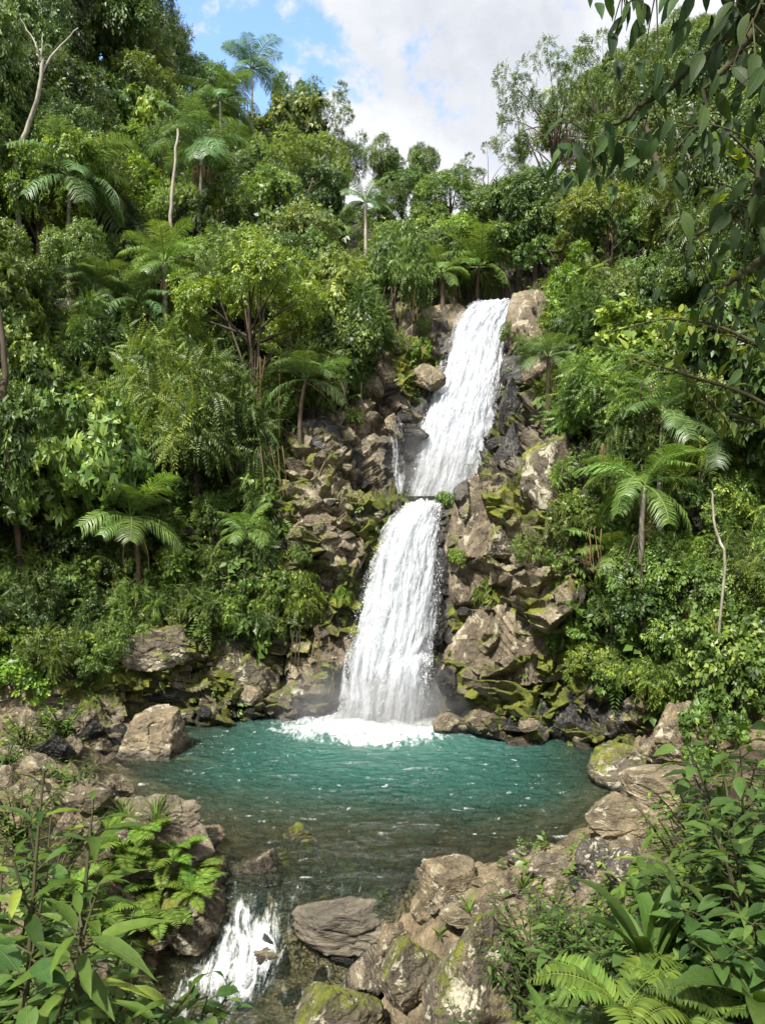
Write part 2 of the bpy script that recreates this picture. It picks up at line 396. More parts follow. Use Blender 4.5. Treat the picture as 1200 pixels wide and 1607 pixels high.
try:
    terr_me.set_sharp_from_angle(angle=R(32))
except Exception: pass
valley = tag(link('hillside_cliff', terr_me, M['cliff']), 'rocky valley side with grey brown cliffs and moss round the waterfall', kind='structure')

# ------------------------------------------------------------------ the front ground and the pool bed (one height sheet)
CT = np.array([
 (0, 17, -2.2), (-3, 16.5, -1.4), (3, 15, -1.6), (0, 14, -2.4), (-3, 14, -1.7), (2.5, 13, -1.5), (0, 12.4, -1.0), (-1, 11.2, -.38), (1, 11.2, -.38), (0, 10.3, -.32), (-1.3, 10.3, -.24),
 (-4.3, 14.8, -.7), (-3.0, 12.2, -.7), (-1.6, 9.95, -.16), (-5, 13.6, -.18), (4, 13.4, -.6), (3.2, 11.6, -.3), (2, 11, -.3), (1.4, 10.3, -.12), (4.0, 15.5, -.9), (1, 18.5, -2.0), (-2, 18.5, -1.2), (-4.5, 17.6, -.7),
 (-1.8, 9.35, -1.15), (-1.6, 8.6, -1.3), (-.8, 9.0, -1.15), (-1.6, 7.5, -1.5), (-.4, 7.6, -1.4), (-.8, 6, -1.7), (-.3, 4.6, -1.8), (-1.9, 3.9, .7), (-2.5, 4.7, .85), (-1.6, 3.0, 1.2), (-3.5, 2.3, 2.0), (-7, -.5, 3.2), (-.1, 9.1, -1.0),
 (-3.1, 11, .15), (-2.9, 10, .0), (-2.75, 9.2, -1.0), (-3.7, 9.3, .5), (-2.9, 8.6, -1.0), (-4.2, 9, 1.0), (-4.2, 11, .9), (-5.6, 12.7, .45), (-6, 11.5, 1.0), (-6.4, 15, .45), (-5.7, 16.2, .25), (-8, 14, 1.0), (-8, 10, 2.0), (-4.2, 7, 1.1), (-3.6, 7.4, 1.2), (-2.9, 7.2, -.7),
 (-4.6, 5, 1.7), (-6, 8, 1.9), (-2.9, 5.6, 1.6), (-2.15, 6.0, 1.1), (-2.7, 6.8, .9), (-2.9, 6.3, 1.5), (-2.0, 5.4, 1.15), (-3.0, 7.6, .5), (-2.3, 7.7, -1.0), (-9, 5, 2.2), (-3.4, 4.4, 1.0), (-7.2, 16.3, .7), (-9, 16.5, 1.0),
 (.5, 9.5, -.05), (.4, 8.8, -.5), (1.1, 9.7, .15), (2, 10.1, .35), (1.2, 8.5, .25), (.4, 7.6, -.6), (1.3, 7, .25), (3, 10.4, .45), (4.1, 11.4, .4), (4.9, 13, .25), (4.6, 10, 1.0), (6, 12, 1.3), (5.2, 14.3, .15), (6.2, 13.6, .8),
 (2, 6, 1.1), (3, 7, 1.2), (3.2, 5, 2.1), (1.4, 5.2, 1.3), (1.4, 4.3, 1.85), (2.1, 4.2, 2.0), (.8, 4.7, 1.1), (1.5, 3.5, 2.1), (.8, 1.5, 2.5), (0, 0, 3.3), (0, -3, 3.5), (5, 8, 1.9), (5, 5, 2.7), (6.6, 9, 2.2), (4, 2, 3.0), (-1, -1.5, 3.2), (-4, -4, 3.2), (7.5, 5, 3.2), (8, 11, 2.6), (8, 14, 2.4), (.3, 5.2, -.7),
 (-12, 12, 2.5), (-12, 2, 3.5), (10, 0, 4.0), (10, 16, 4.0), (-12, 19, 3), (8, 19, 1.5), (-6, 19, -.5), (3, 19, -2)], float)
def rbf_fit(P, lam=.02):
    X = P[:, :2]; n = len(X)
    D = np.sqrt(((X[:, None] - X[None]) ** 2).sum(-1))
    A = np.zeros((n + 3, n + 3)); A[:n, :n] = -D + lam * np.eye(n)
    A[:n, n] = 1; A[:n, n + 1:] = X; A[n, :n] = 1; A[n + 1:, :n] = X.T
    return np.linalg.solve(A, np.concatenate([P[:, 2], np.zeros(3)])), X
_w, _X = rbf_fit(CT)
def ground_z(x, y):
    x = np.asarray(x, float); y = np.asarray(y, float)
    D = np.sqrt((x[..., None] - _X[:, 0]) ** 2 + (y[..., None] - _X[:, 1]) ** 2)
    return -(D @ _w[:len(_X)]) + _w[len(_X)] + _w[len(_X) + 1] * x + _w[len(_X) + 2] * y
gx = np.linspace(-13, 11, 330); gy = np.linspace(-6, 19.4, 350)
GX, GY = np.meshgrid(gx, gy)
GZ = ground_z(GX, GY)
Pg = np.stack([GX.ravel(), GY.ravel(), GZ.ravel()], 1)
ga, ge = facets(Pg * [1, 1, .4], .55, 21, .7); gb, gf = facets(Pg, .22, 22)
cob = .22 * ga + .07 * gb - .10 * (1 - sstep(0, .12, ge)) - .03 * (1 - sstep(0, .15, gf)) + .10 * fbm(Pg * .9, 3, 23)
cob = cob * np.where(Pg[:, 2] < -.1, np.where(Pg[:, 1] > 9.5, .55, .8), .9)
Pg[:, 2] += cob
gwet = (1 - sstep(-.02, .22, Pg[:, 2])) * .75
gwet = np.where(Pg[:, 2] < -.05, .0, gwet)
ground_me = make_mesh('ground', Pg, grid_quads(330, 350), smooth=True, attrs={'wet': gwet, 'mossy': np.clip(.25 + .5 * fbm(Pg * .6, 3, 66), 0, 1) * (Pg[:, 2] > .05)})
M['bed'] = rock_mat('stony_ground', (.05, .04, .026), (.17, .132, .08), (.31, .255, .165), moss=.5, lichen=0, scale=1.6, attrs=True)
ground = tag(link('ground', ground_me, M['bed']), 'stony bank and pool bed', kind='structure')

bvh_t = BVHTree.FromPolygons([tuple(v) for v in Vt.tolist()], [tuple(q) for q in grid_quads(NU, NV).tolist()])
bvh_g = BVHTree.FromPolygons([tuple(v) for v in Pg.tolist()], [tuple(q) for q in grid_quads(330, 350).tolist()])
CAM = Vector((0, 0, CAMZ))
def ray(px, py, which='both'):
    d = Vector(((px - 600) / F, 1.0, (803.5 - py) / F)).normalized()
    best = None
    for k, b in (('t', bvh_t), ('g', bvh_g)):
        if which in ('both', k):
            h = b.ray_cast(CAM, d)
            if h[0] is not None and (best is None or h[3] < best[3]): best = h
    return best
def ground_at(px, py, water=0.0, which='both'):
    """3-D point seen at a photo pixel: terrain, or water level when the bed is below it; walks down past the skyline"""
    for k in range(80):
        h = ray(px, py + 8 * k, which)
        if h is not None: break
    else: return None, None
    p, n = h[0].copy(), h[1]
    if n.dot(p - CAM) > 0: n = -n
    if p.z < water and (p.y > 9.9 or water < 0):
        t = (water - CAMZ) / (p.z - CAMZ); p = CAM + (p - CAM) * t
    return p, n
# ------------------------------------------------------------------ water
def water_mat(name):
    m, t = new_mat(name)
    co = t.n('ShaderNodeTexCoord').outputs['Object']
    depth = t.attr('depth'); foam = t.attr('foam')
    w1 = t.noise(t.scale(co, (1.0, 2.2, 1)), 2.6, 4, .6, .6)
    w2 = t.noise(t.scale(co, (1.0, 1.9, 1)), 8.0, 3, .55, .9)
    h = t.math('ADD', t.math('MULTIPLY', w1, .6), t.math('MULTIPLY', w2, .30))
    b = t.n('ShaderNodeBump', {'Strength': 1.0, 'Distance': .5, 'Height': h})
    turb = t.math('SUBTRACT', 1.0, t.math('POWER', 2.718, t.math('MULTIPLY', depth, -.68)))
    teal = t.mix(t.smooth(depth, .3, 1.9), (.065, .085, .040), (.024, .108, .084))
    teal = t.mix(t.math('MULTIPLY', t.smooth(w1, .4, .7), .35), teal, (.065, .19, .16))  # ripples mixed lighter: a highlight painted into the water colour
    teal = t.mix(t.attr('aer'), teal, (.115, .285, .235))
    body = t.n('ShaderNodeBsdfDiffuse', {'Color': teal, 'Normal': b.outputs[0]})
    clear = t.n('ShaderNodeBsdfTransparent', {'Color': (.90, .95, .86, 1)})
    under = t.n('ShaderNodeMixShader', {0: t.math('MULTIPLY', turb, .97), 1: clear.outputs[0], 2: body.outputs[0]})
    gl = t.n('ShaderNodeBsdfGlossy', {'Color': (1, 1, 1, 1), 'Roughness': .07, 'Normal': b.outputs[0]})
    fr = t.n('ShaderNodeFresnel', {'IOR': 1.33, 'Normal': b.outputs[0]})
    wat = t.n('ShaderNodeMixShader', {0: fr.outputs[0], 1: under.outputs[0], 2: gl.outputs[0]})
    fn = t.math('ADD', t.math('MULTIPLY', t.noise(t.scale(co, (2.2, .7, .7)), 4.2, 9, .66, .8), .8), t.math('MULTIPLY', t.noise(co, 30.0, 5, .7, .2), .2))
    fm = t.smooth(t.math('ADD', foam, t.math('MULTIPLY_ADD', fn, 2.7, -1.35)), .22, .98)
    white = t.n('ShaderNodeBsdfDiffuse', {'Color': (.66, .69, .70, 1), 'Normal': t.n('ShaderNodeBump', {'Strength': .5, 'Distance': .05, 'Height': fn}).outputs[0]})
    t.out(t.n('ShaderNodeMixShader', {0: fm, 1: wat.outputs[0], 2: white.outputs[0]}).outputs[0])
    return m
M['water'] = water_mat('pool_water')
wx = np.linspace(-8.5, 7.5, 420); wy = np.linspace(9.9, 19.3, 300)
WX, WY = np.meshgrid(wx, wy)
bed = ground_z(WX, WY)
Pw = np.stack([WX.ravel(), WY.ravel(), np.zeros(WX.size)], 1)
imp = np.array([-.3, 17.05])
rr = np.sqrt(((Pw[:, 0] - imp[0]) / 1.75) ** 2 + ((Pw[:, 1] - imp[1]) / 1.15) ** 2)
foam = .95 * (1 - sstep(.45, 2.1, rr + .25 * fbm(Pw * .9, 3, 40)))
# fine drifting foam flecks, doubling as painted glints on the ripples
fleck_glint = fbm(Pw * [3.4, 11.0, 1], 4, 41)
foam = np.maximum(foam * 1.35 - .35, -.38 + .68 * sstep(.22, .48, fleck_glint))
rip = .05 * fbm(Pw * [1.3, 2.4, 1], 3, 42) + .10 * np.exp(-rr ** 2) * (1 + fbm(Pw * 3, 3, 43)) + .025 * np.sin(rr * 9 + 2 * fbm(Pw * .8, 2, 44)) * np.exp(-rr * .8)
rip *= sstep(9.9, 10.3, Pw[:, 1])
Pw[:, 2] += rip
me = make_mesh('pool_water', Pw, grid_quads(420, 300), smooth=True, attrs={'depth': np.clip(-bed.ravel(), 0, 3), 'foam': foam, 'aer': np.clip(.85 * np.exp(-(np.hypot((Pw[:, 0] - .1) / 3.4, (Pw[:, 1] - 16.8) / 2.3)) ** 2) + .16 * fbm(Pw * .7, 3, 58), 0, 1)})
tag(link('pool_water', me, M['water']), 'teal plunge pool, clear and brown at its shallow edges', kind='structure')
# the outlet: a short steep cascade into a lower run that leaves the frame at the bottom
sx = np.linspace(-4.2, 1.0, 200); sy = np.linspace(3.0, 9.9, 300)
SX, SY = np.meshgrid(sx, sy)
Ps = np.stack([SX.ravel(), SY.ravel(), np.zeros(SX.size)], 1)
lipn = .30 * fbm(Ps * [1.5, .01, 1], 3, 45)
drop = np.interp(Ps[:, 1] + lipn, [3, 6, 8, 8.9, 9.25, 9.45, 9.68, 9.9], [-1.5, -1.05, -.92, -.86, -.74, -.55, -.12, 0])
drop[Ps[:, 1] > 9.88] = 0
cx = np.interp(Ps[:, 1], [3, 7, 8.3, 9.0, 9.5, 9.9], [-1.2, -1.6, -2.1, -2.0, -1.68, -1.5])
wd = np.interp(Ps[:, 1], [3, 7, 8.3, 9.0, 9.5, 9.9], [.4, .4, .42, .46, .40, .3])
a = np.abs(Ps[:, 0] - cx) / wd
sf = (1 - sstep(.5, 1.5, a + .35 * fbm(Ps * 1.7, 3, 46))) * np.interp(Ps[:, 1], [3, 7, 8.2, 9.0, 9.5, 9.78, 9.9], [-.3, -.1, .10, .50, .72, .15, -.3])
sf = np.maximum(sf, .5 * np.exp(-((Ps[:, 0] + .22) / .26) ** 2 - ((Ps[:, 1] - 9.05) / .22) ** 2))
Ps[:, 2] = drop + (.05 + .15 * np.clip(sf, 0, 1)) * fbm(Ps * [2.6, 2.6, 1], 4, 47) * (Ps[:, 1] < 9.75)
me = make_mesh('stream_water', Ps, grid_quads(200, 300), smooth=True, attrs={'depth': np.clip(Ps[:, 2] - ground_z(Ps[:, 0], Ps[:, 1]), 0, 3) * .6, 'foam': sf, 'aer': np.clip(sf * .8, 0, .6)})
tag(link('stream_water', me, M['water']), 'outlet stream breaking white over rocks', kind='structure')

# ------------------------------------------------------------------ waterfalls: layered sheets of falling water
def fall_mat(name, back):
    m, t = new_mat(name)
    uv = t.n('ShaderNodeUVMap', uv_map='UVMap').outputs[0]
    edge = t.attr('edge')
    s1 = t.noise(t.scale(uv, (6.5, .5, 1)), 1.0, 7, .68, .5)
    s2 = t.noise(t.scale(uv, (21.0, 9.0, 1)), 1.0, 6, .78, .9)
    s = t.math('ADD', t.math('MULTIPLY', s1, .6), t.math('MULTIPLY', s2, .4))
    if back:
        big = t.noise(t.scale(uv, (1.6, .5, 1)), 1.0, 5, .6, .8)
        a = t.smooth(t.math('ADD', t.math('ADD', edge, t.math('MULTIPLY_ADD', big, 1.5, -.78)), t.math('MULTIPLY_ADD', s, 2.4, -1.2)), .10, .75)
        c = t.ramp(s, [(.3, (.32, .36, .42)), (.45, (.50, .54, .60)), (.62, (.76, .79, .83))])
    else:
        big = t.noise(t.scale(uv, (2.4, .6, 1)), 1.0, 5, .65, 1.0)
        a = t.math('MULTIPLY', t.smooth(t.math('ADD', t.math('ADD', t.math('MULTIPLY', edge, .5), t.math('MULTIPLY_ADD', big, 1.6, -.8)), t.math('MULTIPLY_ADD', s, 3.2, -1.6)), .12, .75), .85)
        c = t.ramp(s, [(.3, (.48, .52, .58)), (.6, (.78, .80, .83))])
    b = t.n('ShaderNodeBump', {'Strength': .6, 'Distance': .07, 'Height': s})
    d = t.n('ShaderNodeBsdfDiffuse', {'Color': c, 'Normal': b.outputs[0]})
    tl = t.n('ShaderNodeBsdfTranslucent', {'Color': (.66, .69, .72, 1)})
    wht = t.n('ShaderNodeMixShader', {0: .42, 1: d.outputs[0], 2: tl.outputs[0]})
    tp = t.n('ShaderNodeBsdfTransparent')
    t.out(t.n('ShaderNodeMixShader', {0: a, 1: tp.outputs[0], 2: wht.outputs[0]}).outputs[0])
    return m
M['fall_back'] = fall_mat('falling_water_dense', True)
M['fall_front'] = fall_mat('falling_water_streaks', False)
m, t = new_mat('spray_drops')
t.out(t.n('ShaderNodeBsdfDiffuse', {'Color': (.9, .92, .93, 1)}).outputs[0]); M['spray'] = m
def sheet(edges, nu, nv, off, seed, rough, widen=0.0, bulge=.25):
    E = np.array(edges, float)
    tt = np.linspace(0, len(E) - 1, nv)
    rowsE = cubic(E, tt)
    L = np.array([P3(r[1] - widen, r[0], r[3]) for r in rowsE]); Rr = np.array([P3(r[2] + widen, r[0], r[3]) for r in rowsE])
    u = np.linspace(0, 1, nu)
    V = L[:, None] * (1 - u[None, :, None]) + Rr[:, None] * u[None, :, None]
    vlen = np.concatenate([[0], np.cumsum(np.linalg.norm(np.diff((L + Rr) / 2, axis=0), axis=1))])
    W = np.linalg.norm(Rr - L, axis=1)
    uv = np.stack([(u[None] - .5) * W.mean() * np.ones((nv, 1)) * (.5 + .5 * W[:, None] / W.mean()), np.repeat(vlen[:, None], nu, 1)], -1)
    q = np.stack([uv[..., 0] * 2.3, uv[..., 1] * .5, np.full(uv.shape[:2], seed * 3.7)], -1).reshape(-1, 3)
    n = fbm(q, 5, seed, gain=.6).reshape(nv, nu)
    q2 = np.stack([uv[..., 0] * 6, uv[..., 1] * 1.8, np.full(uv.shape[:2], seed * 1.7)], -1).reshape(-1, 3)
    n2 = fbm(q2, 4, seed + 5, gain=.6).reshape(nv, nu)
    dis = .16 + bulge * np.sin(np.pi * u)[None] + rough * n + rough * .45 * n2 + off
    V[..., 1] -= dis
    V[..., 2] += (.09 * n2.mean(0) / (n2.mean(0).std() + 1e-6) * .35)[None] * np.exp(-vlen * 2.2)[:, None]
    V[..., 0] += .12 * n2 * np.abs(2 * u - 1)[None] ** 2
    eu = np.minimum(u, 1 - u)[None] * W[:, None]
    edge = sstep(-.08, .42, eu) * np.minimum(1, .7 + vlen[:, None] * 1.5)
    return V.reshape(-1, 3), grid_quads(nu, nv), uv.reshape(-1, 2), edge.ravel()
LOW = [(787, 640, 686, 19.75), (796, 634, 688, 19.35), (815, 614, 688, 19.0), (850, 596, 684, 18.75), (900, 577, 688, 18.5), (960, 560, 684, 18.3), (1020, 546, 676, 18.05), (1075, 538, 670, 17.9), (1138, 530, 664, 17.75)]
STEP = [(1018, 624, 664, 17.85), (1030, 611, 672, 17.7), (1060, 602, 673, 17.6), (1100, 596, 670, 17.55), (1140, 592, 670, 17.5)]
UP = [(478, 746, 814, 26.0), (486, 734, 804, 25.2), (510, 712, 798, 24.8), (540, 704, 790, 24.4), (580, 690, 788, 23.9), (620, 678, 780, 23.4), (660, 664, 772, 23.0), (710, 652, 762, 22.5), (748, 645, 752, 22.2), (779, 638, 736, 21.9)]
TRICK = [(655, 611, 622, 21.2), (680, 614, 628, 21.0), (720, 615, 629, 20.8), (775, 612, 632, 20.6)]
def spray_mesh(edges, n, seed, spread, size, splash=None):
    g = np.random.default_rng(seed)
    E = np.array(edges, float); tt = g.uniform(.4, len(E) - 1, n); r = cubic(E, tt)
    s = g.beta(.55, .55, n) ; e = g.normal(0, spread, n)
    pxx = r[:, 1] + (r[:, 2] - r[:, 1]) * s + e * 14
    P = np.stack([(pxx - 600) / F * r[:, 3], r[:, 3] - g.uniform(.15, .55, n), CAMZ + (803.5 - r[:, 0]) / F * r[:, 3]], 1)
    sz = size * g.lognormal(0, .5, n); st = g.uniform(1.2, 3.2, n)
    if splash:
        c, rad, hgt, m_ = splash
        th = g.uniform(0, 2 * np.pi, m_); rr_ = rad * np.sqrt(g.uniform(0, 1, m_))
        P2 = np.stack([c[0] + np.cos(th) * rr_ * 1.5, c[1] + np.sin(th) * rr_, c[2] + hgt * g.exponential(.45, m_) * (1 - rr_ / rad * .6)], 1)
        P = np.concatenate([P, P2]); sz = np.concatenate([sz, size * g.lognormal(0, .5, m_)]); st = np.concatenate([st, g.uniform(.8, 1.5, m_)])
    T = np.array([[1, 1, 1], [1, -1, -1], [-1, 1, -1], [-1, -1, 1]], float) * .6
    V = P[:, None] + T[None] * sz[:, None, None] * np.stack([np.ones_like(st), np.ones_like(st), st], 1)[:, None]
    tri = np.array([[0, 1, 2], [0, 3, 1], [0, 2, 3], [1, 3, 2]])
    return V.reshape(-1, 3), (np.arange(len(P))[:, None, None] * 4 + tri[None]).reshape(-1, 3)
def waterfall(name, label, edges, nu, nv, seed, rough, bulge, layers=3, spray=None):
    root = empty(name, P3((edges[-1][1] + edges[-1][2]) / 2, edges[-1][0], edges[-1][3]))
    root['kind'] = 'structure'; root['label'] = label
    inv = np.array(root.location)
    V, q, uv, ed = sheet(edges, nu, nv, 0, seed, rough, 0, bulge)
    link('falling_sheet', make_mesh(name + '_sheet', V - inv, q, smooth=True, attrs={'edge': ed}, uv=uv), M['fall_back'], root)
    for k in range(1, layers):
        V, q, uv, ed = sheet(edges, nu, nv, .12 * k, seed + 7 * k, rough * 1.25, 3 * k, bulge)
        link('falling_veil', make_mesh(name + '_veil', V - inv, q, smooth=True, attrs={'edge': ed}, uv=uv + 3.3 * k), M['fall_front'], root)
    if spray:
        V, tr = spray_mesh(edges, *spray)
        s = link('spray_drops', make_mesh(name + '_spray', V - inv, tris=tr), M['spray'], root); s['kind'] = 'stuff'
    return root
waterfall('lower_waterfall', 'broad white lower waterfall dropping into the pool', LOW, 150, 360, 3, .13, .30, 3, (9000, 5, .22, .0042, ((-.1, 17.3, 0), .8, .42, 6000)))
waterfall('waterfall_step', 'short white step of water at the right foot of the lower waterfall', STEP, 70, 90, 4, .10, .22, 2, (2000, 8, .3, .005))
waterfall('upper_waterfall', 'long slanting upper waterfall from the notch in the trees', UP, 140, 400, 5, .15, .30, 3, (3500, 6, .2, .005))
waterfall('water_trickle', 'thin side trickle on dark rock left of the upper waterfall', TRICK, 16, 90, 6, .06, .05, 2)

def mist(c, r, dens, label):
    V, T = ico_small(3)
    me = make_mesh('spray_mist', V * np.array(r), tris=T, smooth=True)
    m, t = new_mat('mist_%d' % len(bpy.data.materials))
    co = t.n('ShaderNodeTexCoord').outputs['Object']
    q = t.n('ShaderNodeVectorMath', {0: co, 1: Vector((1 / r[0], 1 / r[1], 1 / r[2]))}, operation='MULTIPLY').outputs[0]
    ln = t.n('ShaderNodeVectorMath', {0: q}, operation='LENGTH').outputs['Value']
    d = t.math('MULTIPLY', t.smooth(ln, 1.0, .1), t.smooth(t.noise(co, 1.3, 4, .6), .3, .7))
    v = t.n('ShaderNodeVolumeScatter', {'Color': (.95, .97, 1, 1), 'Density': t.math('MULTIPLY', d, dens), 'Anisotropy': .2})
    t.n('ShaderNodeOutputMaterial', {'Volume': v.outputs[0]})
    o = link('spray_mist', me, m, loc=c); tag(o, label, kind='stuff')
def ico_small(n):
    import bmesh
    bm = bmesh.new(); bmesh.ops.create_icosphere(bm, subdivisions=n, radius=1)
    V = np.array([v.co[:] for v in bm.verts]); T = np.array([[v.index for v in f.verts] for f in bm.faces]); bm.free(); return V, T
mist((-.05, 17.0, .35), (2.8, 1.5, 1.7), 1.2, 'fine white spray drifting at the foot of the lower waterfall')
mist((1.55, 21.3, 6.2), (2.2, 1.2, 1.6), .8, 'fine white spray at the foot of the upper waterfall')
# ------------------------------------------------------------------ boulders
def ico(n):
    import bmesh
    bm = bmesh.new(); bmesh.ops.create_icosphere(bm, subdivisions=n, radius=1)
    V = np.array([v.co[:] for v in bm.verts]); T = np.array([[v.index for v in f.verts] for f in bm.faces]); bm.free()
    return V, T
ICO = {n: ico(n) for n in (3, 4, 5, 6)}
def unit_(v): return v / np.linalg.norm(v)
def boulder_mesh(seed, lvl=5, angular=.75, nplanes=16, flat=.3, rough=1.0, planes=None):
    g = np.random.default_rng(seed)
    D, T = ICO[lvl]
    N = g.normal(size=(nplanes, 3)); N /= np.linalg.norm(N, axis=1)[:, None]
    dd = g.uniform(.62, .95, nplanes)
    if planes is not None:
        N = np.array([p[:3] for p in planes], float); N /= np.linalg.norm(N, axis=1)[:, None]; dd = np.array([p[3] for p in planes])
    c = D @ N.T
    r = np.where(c > .05, dd[None] / np.maximum(c, .05), 9.0)
    k = 60.0 * angular + 10
    rs = -np.log(np.exp(-k * np.minimum(r, 2.5)).sum(1)) / k          # soft minimum: worn edges
    rs = np.clip(rs, .3, 1.15)
    V = D * rs[:, None]
    V[:, 2] = np.where(V[:, 2] < -.55, -.55 + (V[:, 2] + .55) * .3, V[:, 2])
    V += D * ((.03 * fbm(D * 1.6 + seed, 3, seed)) + .016 * fbm(D * 5 + seed, 3, seed + 1) * rough)[:, None]
    h, e = facets(D + seed * 3.1, .55, seed + 2, 1.3)
    h2, e2 = facets(D + seed * 1.3, .2, seed + 3, 1.3)
    V += D * (rough * (.034 * h + .020 * h2 - .022 * (1 - sstep(0, .08, e)) + .010 * fbm(D * 14, 2, seed + 4)))[:, None]
    ax = unit_(g.normal(size=3) * [.5, .5, 1]); lay = V @ ax * g.uniform(5, 8) + .8 * fbm(V * 1.5 + seed, 2, seed + 9)
    fr = lay - np.floor(lay); amp = .045 * rough * sstep(-.05, .3, fbm(V * 1.2 + 2 * seed, 2, seed + 8))
    V += D * (amp * (sstep(0, .75, fr) - sstep(.8, 1.0, fr)) - amp * .5)[:, None]
    lo, hi = V.min(0), V.max(0)
    V = (V - (lo + hi) / 2) / (hi - lo)                                # unit box
    V[:, 2] += .5
    me = make_mesh('boulder_mesh', V, tris=T, smooth=True)
    try: me.set_sharp_from_angle(angle=R(38))
    except Exception: pass
    return me
ROCKP_N = 9
ROCKP = [boulder_mesh(100 + k, 6 if k in (0, 1, 2, 3, 5) else 5, [.9, .5, .75, .35, 1.0, .6, .8, .45][k], [13, 18, 15, 22, 11, 16, 14, 20][k]) for k in range(8)] + [boulder_mesh(131, 5, 1.6, 9, rough=.9), boulder_mesh(140, 6, 1.3, 9, rough=.9, planes=[(-.22, -.3, 1, .52), (-.1, -1, .35, .62), (1, -.15, .12, .72), (-1, -.3, .45, .70), (.1, 1, .2, .7), (.6, -.75, .3, .74), (-.7, .6, .3, .78), (.6, .7, .4, .8), (0, 0, -1, .55), (-.5, -.8, .9, .72)]), boulder_mesh(141, 6, 1.1, 9, rough=.9, planes=[(-.12, -.2, 1, .6), (.15, -1, .1, .66), (1, -.2, .1, .68), (-1, -.25, .1, .70), (0, 1, .2, .7), (.75, -.7, .6, .82), (-.7, -.7, .5, .8), (.6, .7, .5, .84), (0, 0, -1, .6)])]
def rock_copy(k, mat):
    key = (k, mat)
    if key not in rock_copy.c:
        me = ROCKP[k].copy(); me.materials.clear(); me.materials.append(M[mat]); rock_copy.c[key] = me
    return rock_copy.c[key]
rock_copy.c = {}
def boulder(cx, y0, y1, wpx, mat='rock', proto=0, label=None, rz=0.0, deep=.85, sink=.12, which='both', water=0.0, group=None, name='boulder', tint=(1, 1, 1), tilt=(0, 0), d=None, desc='rock', back=.28):
    if d is None:
        p, n = ground_at(cx, y1, water, which)
        if p is None: return None
        d = p.y
    sc = d / F
    W = wpx * sc; H = (y1 - y0) * sc * (1 + sink) * 1.04
    if y1 > 1090:                                   # seen from above: part of the height in the photo is the top face
        tp = (y1 - 803.5) / F; H = max((.85 if wpx > 200 else .45) * H, H - .5 * W * deep * tp)
    bz = CAMZ - (y1 - 803.5) * sc
    o = link(name, rock_copy(proto % 11, mat))
    o.location = ((cx - 600) * sc, d + W * deep * back, bz - H * sink)
    o.scale = (W * 1.06, W * deep, H)
    o.rotation_euler = (tilt[0], tilt[1], rz)
    o.color = (*tint, 1)
    tag(o, label, 'rock', group, desc=desc)
    return o
M['cliff_block_rock'] = rock_mat('cliff_block', (.05, .041, .029), (.15, .12, .082), (.27, .232, .17), moss=.55, lichen=.2, scale=1.5)
M['rock_wet'] = rock_mat('wet_slab', (.05, .043, .034), (.135, .118, .09), (.25, .22, .17), moss=.3, lichen=0, wet=False, scale=1.2)
